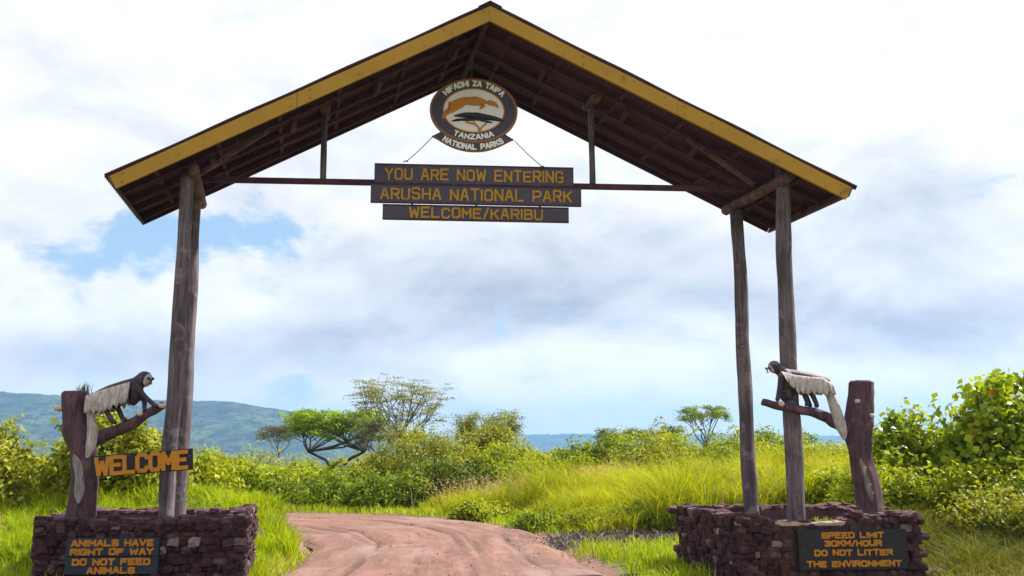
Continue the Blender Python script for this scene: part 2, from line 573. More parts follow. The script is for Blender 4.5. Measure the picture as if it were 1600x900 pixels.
def m_road():
    m, w = mat('red_dirt_road')
    u = w.n('ShaderNodeAttribute'); u.attribute_name = 'across'
    p = coords(w)
    ra_ = w.n('ShaderNodeAttribute'); ra_.attribute_name = 'road_u'
    rt_ = w.n('ShaderNodeAttribute'); rt_.attribute_name = 'road_t'
    cv = w.n('ShaderNodeCombineXYZ')
    w.put(cv.inputs[0], ra_.outputs['Fac']); w.put(cv.inputs[1], w.math('MULTIPLY', rt_.outputs['Fac'], 0.16))
    along = w.noise(cv.outputs[0], 3.0, 8, 0.72, 0.1)
    line = w.noise(cv.outputs[0], 8.0, 7, 0.75, 0.05)
    a = w.noise(p, 1.3, 8, 0.7, 0.3)
    b = w.noise(p, 12.0, 6, 0.75)
    gr_ = w.noise(p, 45.0, 4, 0.75)
    pale = w.noise(p, 0.7, 7, 0.65, 0.6)
    c = w.mix(w.rng(along, 0.36, 0.64), (0.120, 0.055, 0.040), (0.235, 0.118, 0.088))
    c = w.mix(w.rng(a, 0.46, 0.62, 0, 0.55), c, (0.15, 0.088, 0.074))
    c = w.mix(w.rng(pale, 0.52, 0.66, 0, 0.55), c, (0.26, 0.185, 0.165))
    c = w.mix(w.rng(line, 0.55, 0.64, 0, 0.7), c, (0.085, 0.040, 0.033))
    c = w.mix(w.rng(b, 0.52, 0.70, 0, 0.55), c, (0.09, 0.045, 0.036))
    c = w.mix(w.rng(gr_, 0.50, 0.66, 0, 0.55), c, (0.26, 0.165, 0.14))
    track = u.outputs['Fac']
    c = w.mix(w.math('MULTIPLY', track, w.rng(a, 0.30, 0.55, 0.25, 0.85)), c, (0.05, 0.025, 0.023))
    peb = w.n('ShaderNodeTexVoronoi'); w.put(peb.inputs['Vector'], p); peb.inputs['Scale'].default_value = 30
    h = w.math('ADD', w.math('MULTIPLY', gr_, 0.6), w.math('ADD', b, w.math('MULTIPLY', peb.outputs[0], -0.5)))
    return finish(m, w, c, 0.9, h, 0.7, 0.014)


def build_road():
    n = 61
    us = np.linspace(-1, 1, n)
    pts, acr, F = [], [], []
    P = RP
    # finer steps along
    t = np.r_[0, np.cumsum(np.hypot(*np.diff(P, axis=0).T))]
    tt = np.arange(0, t[-1], 0.12)
    cx, cy = np.interp(tt, t, P[:, 0]), np.interp(tt, t, P[:, 1])
    dx, dy = np.gradient(cx), np.gradient(cy)
    k = np.ones(15) / 15
    dx = np.convolve(np.pad(dx, 7, 'edge'), k, 'valid'); dy = np.convolve(np.pad(dy, 7, 'edge'), k, 'valid')
    L = np.hypot(dx, dy); nx, ny = dy / L, -dx / L
    wv = 1 + 0.05 * np.sin(tt * 0.9) + 0.03 * np.sin(tt * 2.7 + 1)
    for j, u in enumerate(us):
        x = cx + nx * u * RW * wv; y = cy + ny * u * RW * wv
        tr = sum(np.exp(-((u * RW - c + 0.035 * np.sin(tt * 0.37 + c * 3) + 0.012 * np.sin(tt * 1.9 + c * 7)) / wd) ** 2) * np.clip(0.55 + 0.6 * np.sin(tt * 0.8 + c * 9) + 0.4 * np.sin(tt * 2.1 + c * 5), 0.05, 1) for c, wd in ((-1.15, 0.06), (-0.93, 0.035), (0.36, 0.06), (0.60, 0.035), (1.30, 0.04)))
        z = 0.03 * (1 - u * u) - 0.042 * tr + 0.004 * np.sin(x * 5 + y * 3.1) * np.sin(y * 4.3 - x) + 0.008
        z = z - 0.07 * sstep(0.88, 1.0, np.full_like(x, abs(u)))
        pts.append(np.stack([x, y, z], 1)); acr.append(tr)
    V = np.stack(pts, 1).reshape(-1, 3); A = np.clip(np.stack(acr, 1).reshape(-1), 0, 1)
    m = len(tt)
    i = np.arange(m * n).reshape(m, n)
    F = np.stack([i[:-1, :-1], i[:-1, 1:], i[1:, 1:], i[1:, :-1]], -1).reshape(-1, 4)
    me = npmesh('road', V, F, smooth=True)
    for nm, arr in (('road_u', np.tile(us * RW, m)), ('road_t', np.repeat(tt, n))):
        a = me.attributes.new(nm, 'FLOAT', 'POINT'); a.data.foreach_set('value', arr.astype(np.float32))
    a = me.attributes.new('across', 'FLOAT', 'POINT'); a.data.foreach_set('value', A.astype(np.float32))
    tag(link('road', me, m_road()), 'reddish dirt road with wheel ruts curving away to the left', kind='structure')


build_road()


def m_hill(name, a, b, c):
    m, w = mat(name)
    p = coords(w)
    n1 = w.noise(p, 0.009, 9, 0.75)
    n2 = w.noise(p, 0.05, 6, 0.75)
    col = w.mix(w.rng(n1, 0.35, 0.65), a, b)
    col = w.mix(w.rng(n2, 0.44, 0.58), col, c)
    return finish(m, w, col, 0.95, n2, 1.0, 8.0)


def build_hill(name, label, x0, x1, y0, depth, crest, seed, mt, step):
    """ridge: crest(x) gives its height in metres; forest bumps along it"""
    g = np.random.default_rng(seed)
    xs = np.arange(x0, x1, step)
    ts = np.linspace(0, 1, 40)
    X, T = np.meshgrid(xs, ts)
    cr = crest(X)
    prof = np.where(T < 0.6, sstep(0, 0.62, T), 1 - 0.6 * sstep(0.6, 1.0, T))
    Z = -36 + (cr + 36) * prof
    Y = y0 + T * depth
    Z = Z + (np.sin(X / 61 + T * 7) * 3 + np.sin(X / 23 - T * 13) * 1.6) * prof * (cr / 80 + 0.15)
    Z = Z + g.uniform(-1, 1, Z.shape) * step * 0.26 * prof
    V = np.stack([X.ravel(), Y.ravel(), Z.ravel()], 1)
    ny, nx = X.shape
    i = np.arange(nx * ny).reshape(ny, nx)
    F = np.stack([i[:-1, :-1], i[:-1, 1:], i[1:, 1:], i[1:, :-1]], -1).reshape(-1, 4)
    tag(link(name, npmesh(name, V, F, smooth=True), mt), label, kind='structure')


HM = m_hill('forested_hill', (0.022, 0.046, 0.018), (0.085, 0.12, 0.030), (0.008, 0.018, 0.012))
build_hill('hill', 'long forested hill rising on the left behind the acacias', -1900, -150, 1150, 700,
           lambda x: np.interp(x, [-1900, -1300, -900, -760, -640, -540, -470, -410, -360, -300, -240, -190, -150],
                               [60, 84, 84, 78, 70, 66, 64, 58, 47, 29, 8, -14, -34]), 3, HM, 6)
build_hill('ridge', 'low flat-topped far ridge along the horizon', -3200, 3200, 2300, 900,
           lambda x: 17 + 3 * np.sin(x / 310.0) + 1.5 * np.sin(x / 97.0 + 1), 4, HM, 12)


# ------------------------------------------------------------------ the gate
GO = Vector((-0.285, 10.65, 0))
GA = Vector((0.9985, 0.0545, 0))       # along the span
GB = Vector((-0.2144, 0.9767, 0))      # through the gate
RIDGE, SLOPE, HALF, DEEP = 7.10, 0.507, 4.56, 2.12


def gp(u, v, z):
    return GO + GA * u + GB * v + Vector((0, 0, z))


def roof_z(u):
    return RIDGE - SLOPE * abs(u)


gate = empty('park_gate', (-0.4, 11.6, 0))
tag(gate, 'tall timber entrance gate with pitched roof and yellow fascia spanning the road', 'gate')
rr = random.Random(5)


def post(x, y, z0, z1, dx, dy, r):
    bm = bmesh.new()
    n = 26
    pts, rad = [], []
    ph = rr.uniform(0, 6)
    for i in range(n + 1):
        t = i / n
        w = 0.010 * math.sin(t * 5 + ph) + 0.006 * math.sin(t * 17 + ph * 2)
        pts.append((x + dx * t + w, y + dy * t + 0.012 * math.sin(t * 9 + ph), z0 + (z1 - z0) * t))
        rad.append(r * (1.07 - 0.16 * t) * (1 + 0.035 * math.sin(t * 23 + ph)))
    add_tube(bm, pts, rad, 18, 0.035, rr)
    return obj('post', bm, M['log'], gate, True)


post(-4.10, 10.95, 0.50, 5.02, -0.02, 0.02, 0.088)
post(-4.33, 12.02, 0.50, 5.12, -0.06, 0.0, 0.086)
post(3.50, 11.36, 0.45, 5.16, 0.04, 0.0, 0.105)
post(3.22, 12.36, 0.45, 4.86, -0.04, 0.0, 0.096)


def log(a, b, r, name='beam', m='log_flat', sq=1.0, seg=10):
    bm = bmesh.new()
    a, b = Vector(a), Vector(b)
    n = 8
    add_tube(bm, [a.lerp(b, i / n) for i in range(n + 1)], [r * (1 + 0.05 * rr.uniform(-1, 1)) for _ in range(n + 1)], seg, 0.04, rr, sq)
    return obj(name, bm, M[m], gate, True)


# wall plates: logs over each pair of posts
log((3.56, 11.02, 4.98), (3.12, 12.72, 4.96), 0.072, 'wall_plate')
log((-3.98, 10.78, 5.00), (-4.44, 12.45, 4.98), 0.072, 'wall_plate')


def bar(name, a, b, w, h, m, up=(0, 0, 1)):
    bm = bmesh.new()
    add_bar(bm, a, b, w, h, up)
    bmesh.ops.bevel(bm, geom=list(bm.edges), offset=min(w, h) * 0.08, segments=1, affect='EDGES')
    return obj(name, bm, M[m], gate)


TV = 1.02
bar('tie_beam', gp(-3.80, TV, 5.055), gp(3.72, TV, 5.03), 0.065, 0.072, 'rafter')
# struts from the tie beam to the roof
for u in (-2.02, 1.60):
    zt = roof_z(u) - 0.06
    p0, p1 = gp(u, TV, 5.08), gp(u - 0.01, TV, zt)
    bm = bmesh.new()
    add_tube(bm, [p0.lerp(p1, i / 5) for i in range(6)], [0.042 * (1 + rr.uniform(-0.06, 0.06)) for _ in range(6)], 9, 0.03, rr)
    obj('strut', bm, M['log'], gate, True)
    bar('bracket', gp(u + 0.0, TV - 0.28, zt + 0.0), gp(u, TV + 0.22, zt + 0.0), 0.13, 0.06, 'log_flat')

# roof: for each slope a corrugated sheet, rafters, purlins, fascia
for sgn in (-1, 1):
    bm = bmesh.new()
    ne, nv = 26, 92
    top, bot = [], []
    for i in range(ne + 1):
        u = (HALF + 0.06) * i / ne
        rt, rb = [], []
        for k in range(nv + 1):
            v = -0.03 + (DEEP + 0.03) * k / nv
            z = RIDGE - SLOPE * u + 0.018 * math.cos(k * 2 * math.pi / 4) + 0.006 * math.sin(i * 0.8) + 0.022
            rt.append(bm.verts.new(gp(sgn * u, v, z)))
            rb.append(bm.verts.new(gp(sgn * u, v, z - 0.012)))
        top.append(rt); bot.append(rb)
    for i in range(ne):
        for k in range(nv):
            bm.faces.new((top[i][k], top[i + 1][k], top[i + 1][k + 1], top[i][k + 1]))
            bm.faces.new((bot[i][k + 1], bot[i + 1][k + 1], bot[i + 1][k], bot[i][k]))
    for k in range(nv):
        for r_ in (0, ne):
            bm.faces.new((top[r_][k], top[r_][k + 1], bot[r_][k + 1], bot[r_][k]))
    for i in range(ne):
        for c_ in (0, nv):
            bm.faces.new((top[i][c_], top[i + 1][c_], bot[i + 1][c_], bot[i][c_]))
    o = obj('roof_sheet', bm, M['sheet'], gate, True)

    def sl(u, v, dz):
        return gp(sgn * u, v, RIDGE - SLOPE * u + dz)
    upn = Vector((SLOPE * sgn, 0, 1)).normalized()
    # fascia board on the front (yellow) and the darker rear barge board
    bm = bmesh.new()
    hv = 0.178 / 2 * math.sqrt(1 + SLOPE ** 2)
    bm.free()
    for (ua, ub) in ((0.0, 2.37), (2.376, HALF)):
        bm = bmesh.new()
        n_ = 14
        cols = []
        ph = rr.uniform(0, 6)
        for i in range(n_ + 1):
            u_ = ua + (ub - ua) * i / n_
            wb_ = 0.006 * math.sin(u_ * 2.3 + ph) + 0.003 * math.sin(u_ * 7 + ph)
            ul = u_ - 0.085 * (i == n_ and ub == HALF)
            cols.append([bm.verts.new(sl(u_, vv + wb_, -0.105 + hv)) for vv in (-0.02, 0.012)] + [bm.verts.new(sl(ul, vv + wb_, -0.105 - hv + 0.5 * wb_)) for vv in (0.012, -0.02)])
        for p_, q_ in zip(cols, cols[1:]):
            for i in range(4): bm.faces.new((p_[i], p_[(i + 1) % 4], q_[(i + 1) % 4], q_[i]))
        bm.faces.new(cols[0]); bm.faces.new(cols[-1][::-1])
        fa = obj('fascia', bm, M['fascia'], gate)
        for uu in (ua + 0.08, (ua + ub) / 2, ub - 0.15):
            for dz in (-0.05, -0.155):
                bm = bmesh.new(); q0 = sl(uu, -0.022, dz); add_tube(bm, [q0 + GB * 0.01, q0 - GB * 0.006], [0.010, 0.008], 6); obj('nail_head', bm, M['metal'], fa)
    bm = bmesh.new(); add_bar(bm, sl(0.0, DEEP - 0.03, -0.055), sl(HALF - 0.02, DEEP - 0.03, -0.055), 0.03, 0.12, upn)
    obj('barge_board', bm, M['rafter'], gate)
    # eave board
    bm = bmesh.new(); add_bar(bm, sl(HALF - 0.01, 0.012, -0.06), sl(HALF - 0.01, DEEP - 0.05, -0.06), 0.028, 0.13, upn)
    obj('eave_board', bm, M['log_flat'], gate)
    # rafters running down the slope
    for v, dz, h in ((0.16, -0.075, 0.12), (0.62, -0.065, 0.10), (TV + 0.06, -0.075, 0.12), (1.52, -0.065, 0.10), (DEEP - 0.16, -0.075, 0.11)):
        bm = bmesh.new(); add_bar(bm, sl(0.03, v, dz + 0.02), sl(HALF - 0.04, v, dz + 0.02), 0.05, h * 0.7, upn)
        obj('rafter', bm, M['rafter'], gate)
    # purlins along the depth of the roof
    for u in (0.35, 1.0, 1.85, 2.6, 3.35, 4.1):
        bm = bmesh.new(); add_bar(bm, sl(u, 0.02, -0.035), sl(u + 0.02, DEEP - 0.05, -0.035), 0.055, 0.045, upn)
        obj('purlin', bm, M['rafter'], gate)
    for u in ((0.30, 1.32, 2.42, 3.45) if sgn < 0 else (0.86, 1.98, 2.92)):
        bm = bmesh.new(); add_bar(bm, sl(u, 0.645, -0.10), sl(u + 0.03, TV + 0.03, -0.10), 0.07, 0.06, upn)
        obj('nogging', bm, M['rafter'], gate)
    # diagonal brace from wall plate up to a rafter
    for v in (0.62,):
        a = gp(sgn * 3.62, v, 4.98); b = gp(sgn * 2.75, v, roof_z(2.75) - 0.10)
        bm = bmesh.new(); add_bar(bm, a, b, 0.05, 0.05); obj('brace', bm, M['log_flat'], gate)
# ridge beam and ridge cap
bar('ridge_beam', gp(0, 0.03, RIDGE - 0.075), gp(0, DEEP - 0.06, RIDGE - 0.075), 0.07, 0.13, 'rafter')
bm = bmesh.new()
pr_ = [(-0.15, -0.072), (0.0, 0.008), (0.15, -0.072), (0.15, -0.058), (0.0, 0.024), (-0.15, -0.058)]
ra = [bm.verts.new(gp(a, -0.05, RIDGE + 0.035 + b)) for a, b in pr_]
rb = [bm.verts.new(gp(a, DEEP + 0.02, RIDGE + 0.035 + b)) for a, b in pr_]
for i in range(6):
    bm.faces.new((ra[i], ra[(i + 1) % 6], rb[(i + 1) % 6], rb[i]))
for q in ((0, 1, 4, 5), (1, 2, 3, 4)):
    bm.faces.new([ra[i] for i in q]); bm.faces.new([rb[i] for i in q][::-1])
obj('ridge_cap', bm, M['edge'], gate)


# ------------------------------------------------------------------ hand-cut block lettering
G = {  # strokes on a box 4 wide, 6 high
    'A': [[(0, 0), (1.6, 6), (2.4, 6), (4, 0)], [(0.7, 2.1), (3.3, 2.1)]],
    'B': [[(0, 0), (0, 6), (3, 6), (3.7, 5.3), (3.7, 3.8), (3, 3.15), (0, 3.15)], [(3, 3.15), (4, 2.3), (4, 0.8), (3.2, 0), (0, 0)]],
    'C': [[(4, 4.9), (3.2, 6), (0.8, 6), (0, 5), (0, 1), (0.8, 0), (3.2, 0), (4, 1.1)]],
    'D': [[(0, 0), (0, 6), (2.9, 6), (4, 4.9), (4, 1.1), (2.9, 0), (0, 0)]],
    'E': [[(4, 6), (0, 6), (0, 0), (4, 0)], [(0, 3.1), (3.3, 3.1)]],
    'F': [[(4, 6), (0, 6), (0, 0)], [(0, 3.1), (3.2, 3.1)]],
    'G': [[(4, 4.9), (3.2, 6), (0.8, 6), (0, 5), (0, 1), (0.8, 0), (3.2, 0), (4, 1), (4, 2.8), (2.3, 2.8)]],
    'H': [[(0, 0), (0, 6)], [(4, 0), (4, 6)], [(0, 3), (4, 3)]],
    'I': [[(0, 0), (0, 6)]],
    'K': [[(0, 0), (0, 6)], [(4, 6), (0.3, 2.6)], [(1.5, 3.7), (4, 0)]],
    'L': [[(0, 6), (0, 0), (3.8, 0)]],
    'M': [[(0, 0), (0, 6), (2.2, 2.2), (4.4, 6), (4.4, 0)]],
    'N': [[(0, 0), (0, 6), (4, 0), (4, 6)]],
    'O': [[(0.9, 0), (0, 1), (0, 5), (0.9, 6), (3.1, 6), (4, 5), (4, 1), (3.1, 0), (0.9, 0)]],
    'P': [[(0, 0), (0, 6), (3.2, 6), (4, 5.2), (4, 3.5), (3.2, 2.7), (0, 2.7)]],
    'R': [[(0, 0), (0, 6), (3.2, 6), (4, 5.2), (4, 3.7), (3.2, 2.9), (0, 2.9)], [(2.2, 2.9), (4, 0)]],
    'S': [[(4, 5.1), (3.2, 6), (0.8, 6), (0, 5.2), (0, 3.9), (0.8, 3.1), (3.2, 2.9), (4, 2.1), (4, 0.8), (3.2, 0), (0.8, 0), (0, 0.9)]],
    'T': [[(0, 6), (4, 6)], [(2, 6), (2, 0)]],
    'U': [[(0, 6), (0, 1), (0.9, 0), (3.1, 0), (4, 1), (4, 6)]],
    'V': [[(0, 6), (2, 0), (4, 6)]],
    'W': [[(0, 6), (1.0, 0), (2.5, 4.4), (4.0, 0), (5, 6)]],
    'Y': [[(0, 6), (2, 2.9), (4, 6)], [(2, 2.9), (2, 0)]],
    'Z': [[(0, 6), (4, 6), (0, 0), (4, 0)]],
    '0': [[(0.9, 0), (0, 1), (0, 5), (0.9, 6), (3.1, 6), (4, 5), (4, 1), (3.1, 0), (0.9, 0)]],
    '3': [[(0, 5.6), (0.6, 6), (3.2, 6), (4, 5.2), (4, 3.8), (3.2, 3.1), (1.4, 3.1)], [(3.2, 3.1), (4, 2.3), (4, 0.8), (3.2, 0), (0.6, 0), (0, 0.5)]],
    '/': [[(0, -0.5), (2.4, 6.5)]],
}
GW = {'I': 0.0, 'M': 4.4, 'W': 5.0, '/': 2.4}


def letter_width(ch):
    return 2.2 if ch == ' ' else GW.get(ch, 4.0)


def lettering(text, height, weight, place, width=None, gap=1.9, depth=0.006, jit=0.05, seed=0, flat=False):
    """strokes as thin raised bars; place(x, y, h) -> scene point for text metres (origin bottom centre)"""
    g = random.Random(seed)
    gap = gap if not flat else gap
    s = height / 6.0
    total = sum(letter_width(c) for c in text) + gap * (len(text) - 1)
    sx = (width / total) if width else s
    out_ = []
    x = -total * sx / 2
    lift = 0.0
    wq = weight / 2
    for ch in text:
        if ch != ' ':
            bm = bmesh.new(); out_.append(bm)
            jy = g.uniform(-jit, jit) * height * 0.6; js = 1 + g.uniform(-jit, jit)
            for st in G[ch]:
                P2 = [Vector((x + px * sx, jy + wq + py * (height - weight) / 6.0 * js)) for px, py in st]
                for a, b in zip(P2, P2[1:]):
                    d = b - a
                    if d.length < 1e-6: continue
                    d.normalize(); n_ = Vector((-d.y, d.x))
                    ea, eb = a - d * wq * 0.8, b + d * wq * 0.8
                    lift += 0.00012
                    hh = depth + (lift % 0.0026)
                    q = [ea + n_ * wq, ea - n_ * wq, eb - n_ * wq, eb + n_ * wq]
                    vb = [bm.verts.new(place(c.x, c.y, 0.0)) for c in q]
                    vt = [bm.verts.new(place(c.x, c.y, hh)) for c in q]
                    bm.faces.new(vt)
                    for i in range(4):
                        bm.faces.new((vb[i], vb[(i + 1) % 4], vt[(i + 1) % 4], vt[i]))
        x += (letter_width(ch) + gap) * sx
    return out_


def letters(bms, m_, parent):
    for b_ in bms: obj('letter', b_, m_, parent)


def frame_at(origin, right, up):
    r_, u_ = Vector(right).normalized(), Vector(up).normalized()
    n_ = r_.cross(u_).normalized()          # towards the viewer when right is +x and up is +z
    o_ = Vector(origin)
    return (lambda x, y, h: o_ + r_ * x + u_ * y + n_ * h), r_, u_, n_


def board_mesh(place, w, h, t, bev=0.006, wav=0.0):
    bm = bmesh.new()
    vs_ = []
    for d in (0, -t):
        for x, y in ((-w / 2, 0), (w / 2, 0), (w / 2, h), (-w / 2, h)):
            vs_.append(bm.verts.new(place(x, y, d)))
    for f in ((0, 1, 2, 3), (7, 6, 5, 4), (0, 4, 5, 1), (1, 5, 6, 2), (2, 6, 7, 3), (3, 7, 4, 0)):
        bm.faces.new([vs_[i] for i in f])
    bmesh.ops.bevel(bm, geom=list(bm.edges), offset=bev, segments=2, affect='EDGES')
    return bm


# three hanging name boards
sign = empty('name_board', (-0.5, 11.5, 4.5))
tag(sign, 'three stacked dark name boards with yellow letters hung on the tie beam', 'sign')
rows = [('YOU ARE NOW ENTERING', -0.50, 11.55, 5.005, 2.66, 0.272, 2.36, 0.165),
        ('ARUSHA NATIONAL PARK', -0.47, 11.53, 4.735, 2.80, 0.262, 2.52, 0.165),
        ('WELCOME/KARIBU', -0.475, 11.55, 4.515, 2.47, 0.205, 1.75, 0.150)]
for k, (txt, x, y, z, w_, h_, tw, th) in enumerate(rows):
    place, r_, u_, n_ = frame_at((x, y, z), GA + Vector((0, 0, -0.006)), (0, 0, 1))
    b = obj('board', board_mesh(place, w_, h_, 0.045), M['board'], sign)
    b['label'] = ['upper board reading YOU ARE NOW ENTERING', 'widest middle board reading ARUSHA NATIONAL PARK', 'lowest short board reading WELCOME/KARIBU'][k]
    pl = lambda a, c, h, p=place, o=(h_ - th) / 2 - 0.004: p(a, c + o, h + 0.002)
    letters(lettering(txt, th, 0.027, pl, tw, seed=k + 3), M['yellow'], b)
    # frame edging
    bm = bmesh.new()
    for (xa, ya, xb, yb) in ((-w_ / 2, 0.006, w_ / 2, 0.006), (-w_ / 2, h_ - 0.006, w_ / 2, h_ - 0.006)):
        add_bar(bm, place(xa, ya, 0.004), place(xb, yb, 0.004), 0.010, 0.014)
    obj('edging', bm, M['rafter'], b)
    if k < 2:
        for xx in (-0.8, 0.05, 0.85):
            bm = bmesh.new()
            add_tube(bm, [place(xx, 0.015, 0.0), place(xx, 0.015, 0.014)], [0.012, 0.010], 8)
            obj('bolt', bm, M['metal'], sign)
bm = bmesh.new()
place, *_ = frame_at((-0.475, 11.55, 4.70), GA, (0, 0, 1))
for xx in (-0.85, 0.0, 0.85):
    bm = bmesh.new()
    add_tube(bm, [place(xx, 0.06, -0.02), place(xx, 0.0, -0.02)], [0.014, 0.014], 8)
    obj('hanger', bm, M['metal'], sign)

# ---- oval emblem
emb = empty('emblem_sign', (-0.515, 11.5, 5.4))
tag(emb, 'oval park emblem with leaping antelope and flat-topped tree hung below the roof ridge', 'emblem')
EC = (-0.515, 11.50, 6.03)
eplace, er, eu, en = frame_at(EC, GA + Vector((0, 0, -0.012)), (0, 0, 1))
EA, EB = 0.585, 0.445


def ellipse_disc(a, b, h0, h1, n=72, hole=None):
    bm = bmesh.new()
    f = lambda A, B, h: [bm.verts.new(eplace(A * math.cos(t), B * math.sin(t), h)) for t in [2 * math.pi * i / n for i in range(n)]]
    t_, b_ = f(a, b, h1), f(a, b, h0)
    if hole:
        ti, bi = f(hole[0], hole[1], h1), f(hole[0], hole[1], h0)
        for i in range(n):
            j = (i + 1) % n
            bm.faces.new((t_[i], t_[j], ti[j], ti[i])); bm.faces.new((b_[j], b_[i], bi[i], bi[j]))
            bm.faces.new((b_[i], b_[j], t_[j], t_[i])); bm.faces.new((ti[i], ti[j], bi[j], bi[i]))
    else:
        bm.faces.new(t_); bm.faces.new(b_[::-1])
        for i in range(n):
            j = (i + 1) % n
            bm.faces.new((b_[i], b_[j], t_[j], t_[i]))
    return bm


plate = obj('oval_plate', ellipse_disc(EA, EB, -0.05, 0.0), M['board'], emb)
obj('outer_rim', ellipse_disc(EA + 0.008, EB + 0.008, -0.045, 0.006, hole=(EA - 0.022, EB - 0.022)), M['rim'], plate)
panel = obj('white_panel', ellipse_disc(0.405, 0.302, 0.001, 0.005), M['cream'], emb)
obj('inner_rim', ellipse_disc(0.418, 0.315, 0.001, 0.009, hole=(0.402, 0.299)), M['orange'], panel)
K = 0.00864 / 6.43
ex = lambda x, y, h: eplace((x - 523) * K, -(y - 430) * K * 1.03, h)


def flat_poly(pts, h0, h1):
    bm = bmesh.new()
    t_ = [bm.verts.new(ex(x, y, h1)) for x, y in pts]
    b_ = [bm.verts.new(ex(x, y, h0)) for x, y in pts]
    f = bm.faces.new(t_)
    for i in range(len(pts)):
        j = (i + 1) % len(pts)
        bm.faces.new((b_[i], b_[j], t_[j], t_[i]))
    bmesh.ops.triangulate(bm, faces=[f])
    return bm


antelope = [(205, 520), (236, 522), (262, 480), (330, 452), (372, 426), (400, 396), (450, 374), (510, 372), (560, 384), (604, 380), (570, 410), (592, 418),
            (642, 386), (630, 370), (596, 360), (642, 356), (678, 374), (706, 360), (735, 380), (766, 404), (772, 382), (748, 344), (718, 328), (676, 318),
            (672, 336), (644, 322), (600, 300), (545, 285), (490, 292), (430, 295), (370, 310), (330, 330), (304, 352), (264, 350), (270, 366), (296, 374), (285, 398), (252, 422), (224, 452), (210, 484)]
obj('antelope_figure', flat_poly(antelope, 0.004, 0.010), M['orange'], panel)
bm = flat_poly([(385, 466), (440, 453), (560, 450), (640, 465), (660, 480), (740, 485), (800, 505), (826, 530), (808, 538), (740, 520), (660, 505), (560, 496), (480, 490), (420, 490), (330, 500), (325, 489), (390, 482)], 0.004, 0.011)
obj('tree_canopy', bm, M['black'], panel)
bm = flat_poly([(300, 542), (350, 521), (430, 512), (520, 519), (600, 512), (660, 530), (715, 546), (700, 557), (620, 545), (560, 531), (480, 541), (400, 541), (310, 552)], 0.004, 0.0115)
obj('tree_canopy', bm, M['black'], panel)
bm = bmesh.new()
k_ = 0
for st, wd in (([(578, 656), (574, 602), (540, 572), (440, 550)], 20), ([(582, 656), (602, 600), (640, 566), (660, 545)], 18), ([(574, 610), (525, 545), (480, 500)], 12)):
    for (xa, ya), (xb, yb) in zip(st, st[1:]):
        d = Vector((xb - xa, yb - ya)).normalized(); n2 = Vector((-d.y, d.x)) * wd / 2
        k_ += 1
        q = [(xa + n2.x, ya + n2.y), (xa - n2.x, ya - n2.y), (xb - n2.x, yb - n2.y), (xb + n2.x, yb + n2.y)]
        vt = [bm.verts.new(ex(a, b, 0.0085 + 0.0003 * k_)) for a, b in q]
        vb = [bm.verts.new(ex(a, b, 0.004)) for a, b in q]
        bm.faces.new(vt)
        for i in range(4): bm.faces.new((vb[i], vb[(i + 1) % 4], vt[(i + 1) % 4], vt[i]))
obj('tree_trunk_figure', bm, M['orange'], panel)


def arc_place(a, b, mid, flip, hh=0.002):
    """text along an ellipse (a, b) around angle mid; flip: letters read along the lower arc"""
    tab = [(t, a * math.cos(t), b * math.sin(t)) for t in [i * math.pi / 720 for i in range(-2880, 2881)]]
    cum = {}
    s = 0.0; arr = []
    for i, (t, x, y) in enumerate(tab):
        if i: s += math.hypot(x - tab[i - 1][1], y - tab[i - 1][2])
        arr.append((s, t))
    S = np.array([q[0] for q in arr]); T = np.array([q[1] for q in arr])
    s0 = float(np.interp(mid, T, S))

    def f(x, y, h):
        t = float(np.interp(s0 - x if not flip else s0 + x, S, T))
        cx, cy = a * math.cos(t), b * math.sin(t)
        nx, ny = math.cos(t) / a, math.sin(t) / b
        l = math.hypot(nx, ny); nx /= l; ny /= l
        k = -1 if flip else 1
        return eplace(cx + nx * y * k, cy + ny * y * k, h + hh)
    return f


letters(lettering('HIFADHI ZA TAIFA', 0.084, 0.020, arc_place(0.452, 0.342, math.pi / 2, False), 0.80, seed=21, jit=0.02), M['white'], plate)
letters(lettering('TANZANIA', 0.080, 0.020, arc_place(0.54, 0.412, -math.pi / 2, True), 0.56, seed=22, jit=0.02), M['white'], plate)
# ribbon under the oval
n = 36
bm = bmesh.new()
t0, t1 = R(-137), R(-45)
sides = []
for h in (-0.004, -0.048):
    inn, out = [], []
    for i in range(n + 1):
        t = t0 + (t1 - t0) * i / n
        inn.append(bm.verts.new(eplace((EA - 0.01) * math.cos(t) * 1.0, (EB - 0.01) * math.sin(t), h)))
        e = abs(i / n - 0.5) * 2
        kx = 1.20 + 0.10 * e ** 8; ky = 1.285 - 0.05 * e ** 2
        out.append(bm.verts.new(eplace(EA * math.cos(t) * kx, EB * math.sin(t) * ky, h)))
    sides.append((inn, out))
(i0, o0), (i1, o1) = sides
for i in range(n):
    bm.faces.new((i0[i], o0[i], o0[i + 1], i0[i + 1])); bm.faces.new((i1[i + 1], o1[i + 1], o1[i], i1[i]))
    bm.faces.new((o0[i], o1[i], o1[i + 1], o0[i + 1]))
for j in (0, n):
    bm.faces.new((i0[j], i1[j], o1[j], o0[j]))
ribbon = obj('ribbon', bm, M['board'], emb)
bm = bmesh.new()
pts = []
for i in range(n + 1):
    t = t0 + (t1 - t0) * i / n; e = abs(i / n - 0.5) * 2
    pts.append(eplace(EA * math.cos(t) * (1.20 + 0.10 * e ** 8), EB * math.sin(t) * (1.285 - 0.05 * e ** 2), -0.004))
add_tube(bm, pts, 0.011, 6)
obj('ribbon_edge', bm, M['rim'], ribbon, True)
letters(lettering('NATIONAL PARKS', 0.085, 0.021, arc_place(0.69, 0.553, -math.pi / 2 - 0.01, True, -0.002), 0.86, seed=23, jit=0.02), M['white'], ribbon)
